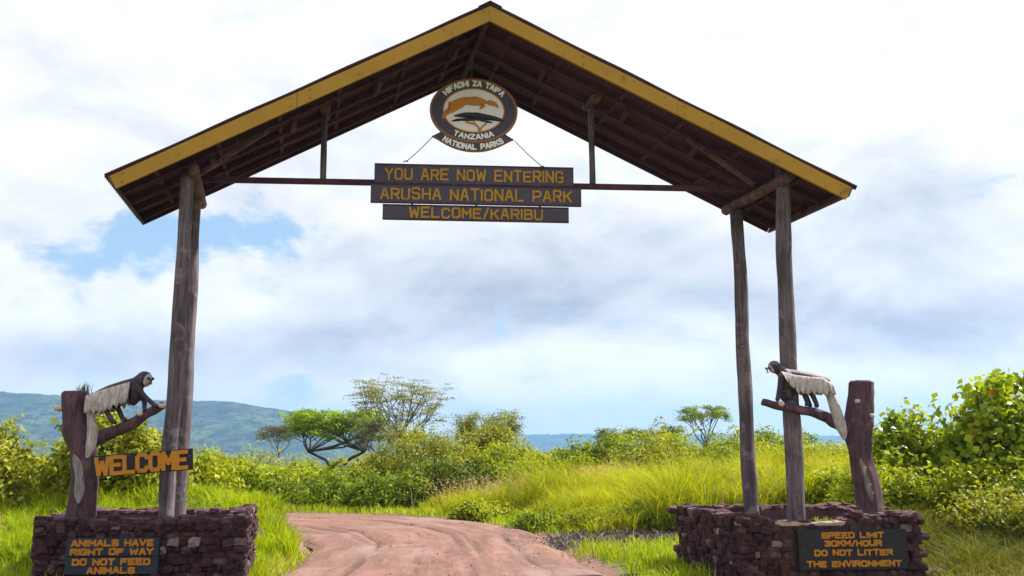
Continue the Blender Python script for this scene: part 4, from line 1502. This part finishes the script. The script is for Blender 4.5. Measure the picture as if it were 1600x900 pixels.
def bush(label, x, y, rx, ry, h, mat_, seed, n=3200, size=0.085, clump=0.26, group='shrubs beyond the gate', name='shrub', cat='shrub', shoots=10, base=0.0, aspect=0.55, per=None, zoff=0.0):
    g = np.random.default_rng(seed)
    z0 = land1(x, y) + zoff
    o = empty(name, (x, y, z0))
    tag(o, label, cat, group)
    per = per or 26
    aspect = aspect * g.uniform(0.75, 1.3); size = size * g.uniform(0.85, 1.2)
    m = max(12, n // per)
    D = unit(g.normal(size=(m, 3)))
    D[:, 2] = np.abs(D[:, 2]) * 1.0 - 0.12
    ang = np.arctan2(D[:, 1], D[:, 0])
    lob = 1 + 0.16 * np.sin(ang * 3 + seed) + 0.10 * np.sin(ang * 5 + 2 * seed) + 0.14 * np.sin(D[:, 2] * 6 + seed * 1.7 + ang)
    rr_ = (g.uniform(0.35, 1.0, m) ** 0.5 * g.uniform(0.86, 1.10, m) * lob)[:, None]
    cen = D * rr_ * np.array([rx, ry, h * 0.78])
    cen[:, 2] = np.maximum(cen[:, 2] + h * 0.14, 0.05 + base)
    rad = clump * g.uniform(0.6, 1.3, m)
    V, F, tint = clumps_to_leaves(g, cen, rad, per, size, aspect=aspect)
    # upright shoots breaking the outline
    SV, SF, ST = [V], [F], [tint]
    stem = bmesh.new()
    for k in range(shoots):
        a = g.uniform(0, 6.28); q = g.uniform(0.1, 0.85)
        bx_, by_ = math.cos(a) * rx * q, math.sin(a) * ry * q
        zt = h * (0.72 * math.sqrt(max(0.05, 1 - q * q)) + 0.14)
        ln = g.uniform(0.06, 0.24) * min(1.0, h * 0.6)
        tip = np.array([bx_ + g.normal() * 0.12, by_ + g.normal() * 0.12, zt + ln])
        b0 = np.array([bx_, by_, zt - 0.15])
        nl = 16
        t = np.linspace(0.15, 1, nl)[:, None]
        P = b0 + (tip - b0) * t + g.normal(size=(nl, 3)) * 0.05
        V2, F2 = leaves(g, P, unit(g.normal(size=(nl, 3)) + np.array([0, 0, 0.5])), size * 1.05, aspect)
        SF.append(F2 + sum(len(v) for v in SV)); SV.append(V2); ST.append(g.uniform(0.3, 0.94, nl))
        add_tube(stem, [Vector(b0), Vector(tip)], [0.010, 0.004], 4)
    me = npmesh('foliage', np.concatenate(SV), np.concatenate(SF), np.concatenate(ST))
    me.materials.append(M[mat_])
    f = bpy.data.objects.new('foliage', me); C.objects.link(f); f.parent = o
    # woody stems
    for k in range(12):
        a = g.uniform(0, 6.28); q = g.uniform(0.3, 0.8)
        e = Vector((math.cos(a) * rx * q, math.sin(a) * ry * q, h * g.uniform(0.45, 0.78)))
        add_tube(stem, [Vector((math.cos(a) * 0.08, math.sin(a) * 0.08, -0.1)), e * 0.5 + Vector((0, 0, 0.05)), e], [0.024, 0.016, 0.007], 5)
    sm = bpy.data.meshes.new('stems'); stem.to_mesh(sm); stem.free(); sm.materials.append(M['bark'])
    s_ = bpy.data.objects.new('stems', sm); C.objects.link(s_); s_.parent = o; s_['kind'] = 'stuff'
    return o


def acacia(label, x, y, h, spread, crown_h, mat_, bark, seed, limbs=6, sub=4, per=46, size=0.10, clump=0.45, flat=0.35, trunk_h=0.35, r0=0.11, lean=0.0, bare=0.0, depth=None, fork=1, name='acacia_tree', cat='tree', zoff=0.0):
    g = np.random.default_rng(seed)
    z0 = land1(x, y) + zoff
    o = empty(name, (x, y, z0))
    tag(o, label, cat, 'trees on the savanna')
    bm = bmesh.new()
    depth = depth or spread
    ends = []
    fk = []
    if fork == 1:
        f0 = Vector((lean * 0.4, 0, h * trunk_h))
        add_tube(bm, [Vector((0, 0, -0.2)), Vector((lean * 0.1, 0.03, h * trunk_h * 0.5)), f0], [r0 * 1.15, r0 * 0.95, r0 * 0.8], 8)
        fk = [f0]
    else:
        for k in range(fork):
            s_ = (k - (fork - 1) / 2) / max(1, fork - 1)
            f0 = Vector((lean * 0.4 + s_ * spread * 0.55, g.normal() * 0.2, h * trunk_h))
            add_tube(bm, [Vector((s_ * 0.35, 0, -0.2)), Vector((s_ * spread * 0.22, 0.03, h * trunk_h * 0.5)), f0], [r0, r0 * 0.85, r0 * 0.7], 8)
            fk.append(f0)
    for k in range(limbs):
        f0 = fk[k % len(fk)]
        a = 2 * math.pi * (k + g.uniform(-0.3, 0.3)) / limbs
        q = g.uniform(0.45, 0.75)
        e = Vector((lean + math.cos(a) * spread / 2 * q, math.sin(a) * depth / 2 * q, h - crown_h * g.uniform(0.25, 0.8)))
        mid = f0.lerp(e, 0.5) + Vector((g.normal() * 0.1, g.normal() * 0.1, -0.06 * h * g.uniform(0, 1)))
        add_tube(bm, [f0, mid, e], [r0 * 0.6, r0 * 0.42, r0 * 0.26], 6)
        ends.append(e)
        for j in range(sub):
            a2 = a + g.uniform(-1.0, 1.0)
            q2 = g.uniform(0.6, 1.0)
            e2 = Vector((lean + math.cos(a2) * spread / 2 * q2, math.sin(a2) * depth / 2 * q2, h - crown_h * (0.10 + 0.75 * g.uniform(0, 1) * q2 ** 1.5)))
            s0 = mid.lerp(e, g.uniform(0.2, 1.0))
            m2 = s0.lerp(e2, 0.55) + Vector((g.normal() * 0.1, g.normal() * 0.1, g.uniform(-0.05, 0.12)))
            add_tube(bm, [s0, m2, e2], [r0 * 0.24, r0 * 0.17, r0 * 0.07], 5)
            ends.append(e2); ends.append(m2.lerp(e2, 0.5))
            for tw in range(3):
                d = Vector((g.normal(), g.normal(), abs(g.normal()) * 0.5)).normalized() * g.uniform(0.2, 0.5) * clump * 1.6
                st_ = m2.lerp(e2, g.uniform(0.3, 1.0))
                add_tube(bm, [st_, st_ + d * 0.6, st_ + d], [r0 * 0.08, r0 * 0.06, r0 * 0.03], 4)
    me = bpy.data.meshes.new('trunk'); bm.to_mesh(me); bm.free(); me.materials.append(M[bark])
    t_ = bpy.data.objects.new('trunk', me); C.objects.link(t_); t_.parent = o
    cen = np.array([tuple(e) for e in ends])
    extra = cen[g.integers(0, len(cen), len(cen))] + g.normal(size=cen.shape) * np.array([0.35, 0.35, 0.10]) * clump * 1.6
    cen = np.concatenate([cen, extra])
    keep = g.uniform(0, 1, len(cen)) >= bare
    cen = cen[keep]
    V, F, tint = clumps_to_leaves(g, cen, clump * g.uniform(0.6, 1.25, len(cen)), per, size, flat=flat, up=1.0)
    me = npmesh('crown', V, F, tint); me.materials.append(M[mat_])
    c_ = bpy.data.objects.new('crown', me); C.objects.link(c_); c_.parent = o
    return o


# acacias in the middle distance
acacia('flat-topped green acacia with two dark leaning trunks', -9.6, 50, 3.3, 5.7, 2.1, 'leaf_acacia', 'bark', 61, limbs=18, sub=8, per=44, size=0.125, clump=0.44, flat=0.34, trunk_h=0.27, r0=0.10, fork=2)
acacia('tallest thin acacia with nearly bare upper twigs', -5.3, 42, 4.6, 4.7, 3.0, 'leaf_sparse', 'bark_grey', 62, limbs=12, sub=8, per=22, size=0.085, clump=0.42, flat=0.14, trunk_h=0.34, r0=0.075, bare=0.10)
acacia('airy small-leaved tree behind the olive shrub right of the tallest acacia', -0.9, 41, 3.2, 3.0, 2.1, 'leaf_sparse', 'bark', 63, limbs=9, sub=6, per=40, size=0.085, clump=0.33, flat=0.6, trunk_h=0.35, r0=0.07, lean=-0.2)
acacia('dull low tree tucked under the tallest acacia', -6.3, 44, 2.7, 3.0, 2.0, 'leaf_mauve', 'bark', 64, limbs=6, sub=4, per=40, size=0.09, clump=0.36, flat=0.6, trunk_h=0.3, r0=0.07)
acacia('small hazy grey-green tree far off below the hill', -21.5, 84, 4.1, 4.0, 2.2, 'leaf_mauve', 'bark_grey', 65, limbs=6, sub=4, per=40, size=0.14, clump=0.55, flat=0.6, trunk_h=0.3, r0=0.09)
acacia('small umbrella-shaped acacia standing above the shrubs beside the gate', 12.8, 60, 4.75, 3.7, 1.35, 'leaf_green', 'bark', 66, limbs=7, sub=4, per=40, size=0.12, clump=0.42, flat=0.42, trunk_h=0.4, r0=0.09)
acacia('dark low tree on the skyline left of the umbrella acacia', 10.0, 62, 3.5, 3.6, 1.5, 'leaf_dark', 'bark', 67, limbs=6, sub=4, per=50, size=0.12, clump=0.42, flat=0.55, trunk_h=0.3, r0=0.08)
acacia('thin dark treetop poking above the bright shrub crest', 6.9, 60, 3.3, 2.4, 1.4, 'leaf_dark', 'bark', 68, limbs=5, sub=4, per=40, size=0.12, clump=0.4, flat=0.55, trunk_h=0.3, r0=0.07)
acacia('low hazy tree seen through the gap under the acacias', -9.0, 78, 3.2, 3.2, 1.2, 'leaf_acacia', 'bark_grey', 69, limbs=6, sub=3, per=40, size=0.13, clump=0.45, flat=0.5, trunk_h=0.3, r0=0.07)

# shrubs, from the left edge to the right
B = [
    # label, x, y, rx, ry, h, material, n, leaf size
    ('dense glossy shrub at the left edge behind the carved post', -9.4, 15.6, 1.5, 1.3, 1.95, 'leaf_olive', 5200, 0.10),
    ('glossy shrub directly behind the WELCOME board', -6.9, 15.8, 1.1, 1.0, 1.80, 'leaf_olive', 5200, 0.10),
    ('broad lime shrub further back at the left edge', -13.2, 20.5, 2.6, 1.8, 2.1, 'leaf_lime', 4200, 0.11),
    ('rounded lime shrub just right of the gate post pair by the WELCOME board', -7.35, 22.8, 1.35, 1.2, 1.40, 'leaf_lime', 4600, 0.09),
    ('low shrub between the WELCOME board and the hill', -10.6, 24.5, 1.8, 1.4, 1.05, 'leaf_lime', 3200, 0.10),
    ('pale shrub at the far end of the road on the left', -11.2, 31.0, 2.0, 1.5, 0.95, 'leaf_lime', 2600, 0.11),
    ('pale flat shrub below the far grey-green tree', -13.6, 40.0, 2.6, 1.6, 0.85, 'leaf_olive', 2400, 0.12),
    ('low green shrub where the road disappears', -6.6, 22.9, 1.3, 0.9, 0.85, 'leaf_green', 3000, 0.085),
    ('dark leafy shrub behind the bend of the road', -4.7, 23.0, 1.25, 0.95, 0.98, 'leaf_green', 3400, 0.085),
    ('bright shrub under the flat-topped acacia', -7.3, 30.0, 1.9, 1.4, 0.75, 'leaf_lime', 3400, 0.095),
    ('rounded shrub in front of the tallest acacia trunk', -4.2, 28.5, 1.5, 1.3, 1.15, 'leaf_olive', 3600, 0.09),
    ('large olive shrub with spreading crown right of the tallest acacia', -2.6, 28.0, 1.75, 1.3, 2.25, 'leaf_olive', 6000, 0.085),
    ('dark broad shrub below the olive shrub', -1.6, 23.4, 1.4, 0.95, 1.20, 'leaf_dark', 3800, 0.085),
    ('leafy shrub on the bend with dense low branches', -3.1, 22.5, 1.15, 0.85, 0.95, 'leaf_green', 3000, 0.08),
    ('yellow-green shrub right of the olive shrub', -0.3, 28.0, 1.4, 1.2, 1.15, 'leaf_lime', 3800, 0.085),
    ('low lime shrub between the olive shrub and the grass bank', 0.5, 24.6, 1.3, 0.9, 0.75, 'leaf_lime', 3200, 0.08),
    ('far flat lime shrub below the distant ridge', 1.6, 33.0, 2.2, 1.4, 0.80, 'leaf_lime', 2800, 0.10),
    ('dark knotted shrub above the pink grass', 2.6, 26.2, 1.35, 1.0, 1.25, 'leaf_green', 3600, 0.08),
    ('bright crest shrub highest above the tall grass', 4.3, 27.0, 1.8, 1.3, 1.60, 'leaf_lime', 5200, 0.085),
    ('olive shrub set in the slope under the bright crest shrub', 3.7, 23.4, 1.4, 1.0, 1.25, 'leaf_olive', 3400, 0.08),
    ('yellow-green shrub left of the inner right gate post', 6.2, 25.0, 1.6, 1.2, 1.45, 'leaf_lime', 4200, 0.085),
    ('shaded shrub behind the inner right gate post', 8.2, 28.0, 1.5, 1.2, 1.35, 'leaf_green', 3600, 0.09),
    ('lime shrub between the two right gate posts', 7.0, 21.0, 1.4, 1.1, 1.15, 'leaf_lime', 4200, 0.08),
    ('pale shrub right of the outer right gate post', 9.4, 24.0, 1.7, 1.3, 1.05, 'leaf_lime', 4200, 0.085),
    ('low feathery shrub behind the speed notice planter', 6.2, 17.2, 1.3, 1.0, 0.75, 'leaf_lime', 4200, 0.07),
    ('wide yellow-green shrub beneath the monkey branch', 8.0, 19.0, 1.5, 1.2, 1.05, 'leaf_lime', 4600, 0.08),
    ('shrub on the skyline behind the carved post with speed notice', 13.0, 27.0, 2.2, 1.5, 1.6, 'leaf_olive', 3600, 0.10),
    ('thick lime shrub at the right edge below the broad-leaved shrub', 7.55, 13.6, 1.35, 0.9, 1.05, 'leaf_lime', 7000, 0.07),
    ('shaded low shrub at the right edge beside the planter', 7.3, 12.6, 1.3, 0.8, 0.75, 'leaf_olive', 4200, 0.065),
    ('yellowish shrub against the side of the carved post with speed notice', 5.9, 14.2, 0.85, 0.8, 0.95, 'leaf_lime', 4600, 0.07),
    ('round yellow-green shrub rising out of the pink grass', 1.9, 23.2, 0.95, 0.8, 0.95, 'leaf_lime', 3000, 0.07),
    ('round shrub in the tall grass below the umbrella acacia', 5.4, 22.0, 1.05, 0.9, 1.05, 'leaf_green', 3200, 0.07),
    ('yellowish shrub low between the inner right post and the planter back', 4.4, 20.6, 0.8, 0.6, 0.75, 'leaf_lime', 2400, 0.065),
    ('spreading olive shrub at the foot of the airy small-leaved tree', -0.9, 30.5, 1.6, 1.2, 1.85, 'leaf_olive', 4600, 0.085),
    ('low leafy weed clump on the grass bank beside the road bend', -5.1, 16.6, 0.55, 0.45, 0.38, 'leaf_lime', 1500, 0.06),
    ('dark weed clump at the road edge below the pink grass', 0.55, 17.6, 0.50, 0.40, 0.34, 'leaf_green', 1400, 0.055),
    ('lime weed mound on the verge before the tall grass', 1.5, 17.0, 0.75, 0.45, 0.40, 'leaf_lime', 2200, 0.055),
    ('wide weed mound at the bank foot nearest the dark mud', 2.8, 16.9, 0.90, 0.45, 0.42, 'leaf_green', 2400, 0.055),
    ('small weed clump where the bank meets the road far right bend', -0.75, 19.6, 0.60, 0.40, 0.36, 'leaf_lime', 1600, 0.06),
    ('shrub half sunk in the tall grass left of the inner right post', 4.9, 18.8, 0.9, 0.7, 0.70, 'leaf_olive', 2600, 0.065),
    ('dark weed tangle behind the boulder beside the WELCOME planter', -5.2, 14.5, 0.6, 0.4, 0.36, 'leaf_green', 1500, 0.055),
]
for i, (lb, x, y, rx, ry, h, m_, n_, sz) in enumerate(B):
    bush(lb, x, y, rx, ry, h, m_, 300 + i * 7, n=int(n_ * 2.3), size=sz * 1.08, clump=(0.25 if h < 1.2 else 0.32) * (0.7 + 0.3 * rx), shoots=int(2 + rx * 3), per=60)

# broad-leaved shrubs at the right edge
bush('tall broad-leaved shrub with orange leaves at the right edge', 8.1, 14.6, 1.65, 1.1, 2.45, 'leaf_big', 901, n=11000, size=0.105, clump=0.33, aspect=0.8, per=34, shoots=30, group='broad-leaved shrubs')
bush('broad-leaved shrub right beside the carved post', 6.85, 15.4, 0.95, 0.8, 1.80, 'leaf_big', 902, n=6000, size=0.10, clump=0.30, aspect=0.8, per=30, shoots=18, group='broad-leaved shrubs')


# far bushland down the valley: one mass
def far_bushland():
    g = np.random.default_rng(77)
    n_ = 900
    y = 62 + 500 * g.uniform(0, 1, n_) ** 2.0
    x = g.uniform(-1, 1, n_) * y * 0.75
    z = land(x, y)
    h = g.uniform(0.5, 1.5, n_) * (1 + y / 250)
    cen = np.stack([x, y, z + h * 0.45], 1)
    V, F, t = clumps_to_leaves(g, cen, h * 1.1, 60, 0.30, flat=0.7, up=0.8)
    me = npmesh('distant_bushland', V, F, t); me.materials.append(M['leaf_olive'])
    o = bpy.data.objects.new('distant_bushland', me); C.objects.link(o)
    tag(o, 'far bushland falling away towards the hills', 'bushland', kind='stuff')


far_bushland()


# ------------------------------------------------------------------ grass
def blades(g, x, y, h, width, lean, tint, z=None):
    n_ = len(x)
    z = land(x, y) - 0.015 if z is None else z
    a = g.uniform(0, 2 * np.pi, n_)
    la = g.uniform(0, 2 * np.pi, n_)
    lx, ly = np.cos(la) * lean * h, np.sin(la) * lean * h
    wx, wy = np.cos(a) * width / 2, np.sin(a) * width / 2
    B0 = np.stack([x, y, z], 1)
    W = np.stack([wx, wy, np.zeros(n_)], 1)
    Mi = B0 + np.stack([lx * 0.35, ly * 0.35, h * 0.58], 1)
    Tp = B0 + np.stack([lx, ly, h * (1 - 0.18 * np.clip(lean, 0, 1.5))], 1)
    V = np.stack([B0 - W, B0 + W, Mi + W * 0.75, Mi - W * 0.75, Tp], 1).reshape(-1, 3)
    k = np.arange(n_)[:, None] * 5
    F = np.concatenate([k + np.array([0, 1, 2]), k + np.array([0, 2, 3]), k + np.array([3, 2, 4])], 1).reshape(-1, 3)
    return V, F, np.repeat(tint, 3)


PLANTERS = [np.array(Lc), np.array(Rc)]


def inside(poly, x, y, m=0.02):
    c = poly.mean(0); r = np.ones(len(x), bool)
    for i in range(4):
        a, b = poly[i], poly[(i + 1) % 4]
        e = b - a; nrm = np.array([e[1], -e[0]]) / np.hypot(*e)
        r &= ((x - a[0]) * nrm[0] + (y - a[1]) * nrm[1]) < m
    return r


def mud_zone(x, y):
    return np.exp(-(((y - 15.35 - 0.1 * x) / 0.72) ** 2)) * sstep(-0.6, 0.5, x) * (1 - sstep(3.4, 4.8, x))


def pn(x, y, s):
    return 0.5 + 0.25 * (np.sin(x * s + 1.1) * np.cos(y * s * 0.8 + 0.3) + np.sin((x + y) * s * 1.7 + 2.1) * np.cos((x - y) * s * 1.3)) + 0.12 * np.sin(x * s * 4.1 - y * s * 3.3)


def grass_field(name, label, mat_, seed, n_, xr, yr, h, width, lean, keep, clump=None):
    g = np.random.default_rng(seed)
    if clump:
        m = n_ // clump
        cx, cy = g.uniform(*xr, m), g.uniform(*yr, m)
        i = np.repeat(np.arange(m), clump)
        x = cx[i] + g.normal(size=len(i)) * 0.10; y = cy[i] + g.normal(size=len(i)) * 0.10
        ht = g.uniform(0.6, 1.25, m)[i] * g.uniform(0.7, 1.1, len(i)); ct = g.uniform(0, 1, m)[i]
    else:
        x, y = g.uniform(*xr, n_), g.uniform(*yr, n_)
        ht = g.uniform(0.45, 1.2, n_); ct = g.uniform(0, 1, n_)
    k = keep(x, y, g)
    k &= ~inside(PLANTERS[0], x, y, 0.06) & ~inside(PLANTERS[1], x, y, 0.06)
    k &= np.abs(x) < y * 0.66 + 0.6
    if clump: k &= ~((y < 10.98) & (x > 2.0) & (x < 4.95)) & ~((y < 10.5) & (x > -5.4) & (x < -3.0))
    x, y, ht, ct = x[k], y[k], ht[k], ct[k]
    hh = h(x, y) * ht
    tint = np.clip(0.42 * pn(x, y, 0.9) + 0.38 * ct + 0.25 * g.uniform(0, 1, len(x)), 0, 0.94)
    tint[g.uniform(0, 1, len(x)) < 0.03 + 0.10 * (pn(x + 9, y - 4, 0.7) > 0.72)] = 1.0
    V, F, t = blades(g, x, y, hh, width * g.uniform(0.6, 1.4, len(x)), lean * g.uniform(0.2, 1.3, len(x)), tint)
    me = npmesh(name, V, F, t); me.materials.append(M[mat_])
    o = bpy.data.objects.new(name, me); C.objects.link(o)
    tag(o, label, 'grass', kind='stuff')
    return o


def edge(x, y):
    d, s = road_dist(x, y)
    return d - RW * (1 + 0.06 * np.sin(y * 1.7) + 0.05 * np.sin(x * 2.3 + y)), s


def keep_short(x, y, g):
    e, s = edge(x, y)
    e = e + 0.45 * ((s < 0) & (y < 14.2))
    return (e + g.normal(size=len(x)) * 0.12 > 0.05 + 0.35 * pn(x, y, 1.4)) & (mud_zone(x, y) < 0.25 + 0.2 * g.uniform(0, 1, len(x)))


def keep_right(x, y, g):
    e, s = edge(x, y)
    return (e > 0.7) & (s > 0) & (y > 15.9 + 0.1 * x + 0.25 * pn(x, y, 2.0)) & (mud_zone(x, y) < 0.3)


grass_field('short_grass', 'short bright green grass along the road verges', 'grass', 71, 130000, (-11, 9.5), (9.2, 24), lambda x, y: (0.13 + 0.10 * pn(x, y, 1.1)) * np.where((y < 11.0) & (x > 2.0) & (x < 5.0), 0.35, 1.0), 0.016, 0.7, keep_short)
grass_field('meadow_grass', 'yellow-green grass spreading between the shrubs', 'grass', 72, 52000, (-26, 26), (25.0, 46), lambda x, y: 0.30 + 0.2 * pn(x, y, 0.5), 0.028, 0.6, keep_short)
grass_field('tall_grass', 'tall yellow grass arching over the bank right of the road', 'grass_tall', 73, 84000, (-2, 10), (15.6, 22.2),
            lambda x, y: (0.27 + 0.50 * sstep(0.5, 2.8, edge(x, y)[0])) * (0.5 + 1.0 * pn(x, y, 1.1)), 0.017, 0.95, keep_right, clump=70)
grass_field('left_tall_grass', 'lush lime grass around the planter under the WELCOME board', 'grass', 74, 64000, (-11, -3.1), (11.5, 22),
            lambda x, y: 0.26 + 0.22 * pn(x, y, 0.9), 0.016, 0.75, lambda x, y, g: (edge(x, y)[0] > np.where(y > 13.5, 0.12, 0.7)) & (edge(x, y)[1] < 0), clump=40)
grass_field('verge_grass', 'rough grass coloured darker for shade in the lower right corner', 'grass_shade', 75, 42000, (4.6, 9), (9.6, 14.5), lambda x, y: (0.20 + 0.30 * pn(x, y, 1.2)) * (0.55 + 0.45 * sstep(4.9, 6.0, x)), 0.014, 1.0, keep_short, clump=30)


def seeds():
    g = np.random.default_rng(81)
    spots = [(1.8, 21.4, 0.35, 0.2, 170), (2.5, 22.0, 0.35, 0.2, 120), (0.1, 21.4, 0.7, 0.25, 160), (-0.9, 21.8, 0.6, 0.2, 130), (4.6, 19.5, 1.2, 0.5, 90), (6.3, 18.4, 0.8, 0.4, 60)]
    Vs, Fs, Ts = [], [], []
    o_ = 0
    for cx, cy, sx, sy, n_ in spots:
        x = cx + g.normal(size=n_) * sx; y = cy + g.normal(size=n_) * sy
        k = keep_right(x, y, g)
        x, y = x[k], y[k]
        V, F, t = blades(g, x, y, g.uniform(0.5, 0.82, len(x)), 0.010 * np.ones(len(x)), 0.6 * g.uniform(0.2, 1.3, len(x)), g.uniform(0, 1, len(x)))
        Vs.append(V); Fs.append(F + o_); Ts.append(t); o_ += len(V)
        tips = V.reshape(-1, 5, 3)[:, 4]
        for r in range(5):
            P = tips + g.normal(size=tips.shape) * np.array([0.018, 0.018, 0.055]) - np.array([0, 0, 0.03])
            LV, LF = leaves(g, P, unit(g.normal(size=P.shape)), 0.045, 0.3)
            T3 = np.concatenate([LF[:, :3], LF[:, [0, 2, 3]]])
            Vs.append(LV); Fs.append(T3 + o_); Ts.append(g.uniform(0, 1, len(T3))); o_ += len(LV)
    me = npmesh('seed_grass', np.concatenate(Vs), np.concatenate(Fs), np.concatenate(Ts)); me.materials.append(M['grass_seed'])
    o = bpy.data.objects.new('seed_grass', me); C.objects.link(o)
    tag(o, 'pinkish seeding grass heads among the tall grass', 'grass', kind='stuff')


seeds()


# ------------------------------------------------------------------ mud and dead grass by the road, small details
def build_mud():
    xs = np.linspace(-0.4, 4.9, 70); ys = np.linspace(14.0, 17.2, 44)
    X, Y = np.meshgrid(xs, ys)
    g = np.random.default_rng(5)
    mz = mud_zone(X, Y)
    Z = land(X.ravel(), Y.ravel()).reshape(X.shape) + 0.03 * sstep(0.25, 0.6, mz) - 0.04 * (1 - sstep(0.15, 0.4, mz)) + g.uniform(-0.012, 0.02, X.shape) * sstep(0.3, 0.6, mz)
    V = np.stack([X.ravel(), Y.ravel(), Z.ravel()], 1)
    ny, nx = X.shape
    i = np.arange(nx * ny).reshape(ny, nx)
    F = np.stack([i[:-1, :-1], i[:-1, 1:], i[1:, 1:], i[1:, :-1]], -1).reshape(-1, 4)
    keep = (mz.ravel()[F] > 0.2).all(1)
    tag(link('mud_patch', npmesh('mud_patch', V, F[keep], smooth=True), M['mud']), 'dark churned mud spur beside the road bend', kind='structure')
    n_ = 3600
    x, y = g.uniform(-0.5, 4.6, n_), g.uniform(14.2, 17.0, n_)
    k = (mud_zone(x, y) > 0.28) & (g.uniform(0, 1, n_) < 0.75)
    x, y = x[k], y[k]
    V, F, t = blades(g, x, y, g.uniform(0.06, 0.17, len(x)), 0.02 * np.ones(len(x)), g.uniform(1.2, 3.0, len(x)), g.uniform(0, 1, len(x)) ** 4.0, land(x, y) + 0.03)
    me = npmesh('dead_grass', V, F, t); me.materials.append(M['dry'])
    o = bpy.data.objects.new('dead_grass', me); C.objects.link(o)
    tag(o, 'flattened dead grass strewn over the dark mud', 'grass', kind='stuff')


build_mud()


def boulder(label, x, y, s, seed):
    bm = bmesh.new()
    bmesh.ops.create_icosphere(bm, subdivisions=3, radius=1)
    from mathutils import noise
    for v in bm.verts:
        v.co *= 1 + 0.35 * noise.noise(v.co * 1.3 + Vector((seed, 0, 0))) + 0.12 * noise.noise(v.co * 4 + Vector((0, seed, 0)))
        v.co = Vector((v.co.x * s[0], v.co.y * s[1], v.co.z * s[2]))
    me = bpy.data.meshes.new('boulder'); bm.to_mesh(me); bm.free()
    me.polygons.foreach_set('use_smooth', [True] * len(me.polygons)); me.materials.append(M['stone'])
    o = bpy.data.objects.new('boulder', me); C.objects.link(o)
    o.location = (x, y, land1(x, y) + s[2] * 0.35)
    tag(o, label, 'boulder', 'loose boulders')


boulder('dark boulder in the grass right of the WELCOME planter', -3.95, 14.1, (0.22, 0.18, 0.17), 3)
boulder('small half-buried stone on the left grass bank by the road', -4.55, 15.9, (0.17, 0.14, 0.10), 9)
boulder('dark stone at the foot of the speed notice planter corner', 5.05, 11.05, (0.17, 0.14, 0.10), 14)


def gravel():
    g = np.random.default_rng(15)
    n_ = 2600
    x, y = g.uniform(-5.5, 3.0, n_), g.uniform(9.5, 21, n_)
    d, s_ = road_dist(x, y)
    k = (d < RW + 0.1) & (g.uniform(0, 1, n_) < 0.25 + 0.75 * sstep(0.9, RW, d))
    x, y, d = x[k], y[k], d[k]
    r = 0.007 + 0.020 * g.uniform(0, 1, len(x)) ** 4
    base = np.array([(1, 0, 0), (-1, 0, 0), (0, 1, 0), (0, -1, 0), (0, 0, 0.7), (0, 0, -0.7)], float)
    fc = np.array([(0, 2, 4), (2, 1, 4), (1, 3, 4), (3, 0, 4), (2, 0, 5), (1, 2, 5), (3, 1, 5), (0, 3, 5)])
    V = base[None] * r[:, None, None] * g.uniform(0.6, 1.3, (len(x), 6, 1))
    z = 0.034 * (1 - (np.minimum(d, RW) / RW) ** 2) - 0.03 * sstep(1.8, 2.05, d)
    V = V + np.stack([x, y, z + r * 0.3], 1)[:, None, :]
    F = fc[None] + (np.arange(len(x)) * 6)[:, None, None]
    me = npmesh('gravel', V.reshape(-1, 3), F.reshape(-1, 3)); me.materials.append(m_simple('road_gravel', (0.16, 0.09, 0.07), (0.30, 0.20, 0.165), 3))
    o = bpy.data.objects.new('gravel', me); C.objects.link(o)
    tag(o, 'loose gravel scattered over the dirt road', 'gravel', kind='stuff')


gravel()


def tuft(label, x, y, z, n_, h, spread, seed, m_='grass_shade', parent=None):
    g = np.random.default_rng(seed)
    V, F, t = blades(g, x + g.normal(size=n_) * spread, y + g.normal(size=n_) * spread, h * g.uniform(0.5, 1.2, n_), 0.010 * np.ones(n_), 0.5 * g.uniform(0.2, 1.3, n_), g.uniform(0, 1, n_), np.full(n_, z))
    me = npmesh('grass_tuft', V, F, t); me.materials.append(M[m_])
    o = bpy.data.objects.new('grass_tuft', me); C.objects.link(o)
    tag(o, label, 'grass tuft', 'tufts on the gate planters')


tuft('wispy grass tuft growing on top of the carved post by the monkey', -5.08, 10.7, 2.19, 46, 0.15, 0.05, 5)
tuft('small grass tuft in the soil behind the worn planter rim', 3.85, 11.5, 0.60, 60, 0.13, 0.09, 6, 'grass')
tuft('grass tuft inside the planter between the WELCOME post and gate post', -4.55, 11.2, 0.60, 60, 0.12, 0.10, 7, 'grass')


# ------------------------------------------------------------------ air
bm = bmesh.new()
add_box(bm, (0, 1650, 32), (6700, 3520, 170))
hz = obj('haze', bm)
m, w = mat('haze_air')
pv = w.n('ShaderNodeVolumePrincipled')
pv.inputs['Color'].default_value = (0.26, 0.55, 1.0, 1)
pv.inputs['Density'].default_value = 0.00028
pv.inputs['Anisotropy'].default_value = 0.2
o_ = w.n('ShaderNodeOutputMaterial')
w.put(o_.inputs['Volume'], pv.outputs[0])
hz.data.materials.append(m)
tag(hz, 'pale blue air softening the far hills', kind='stuff')
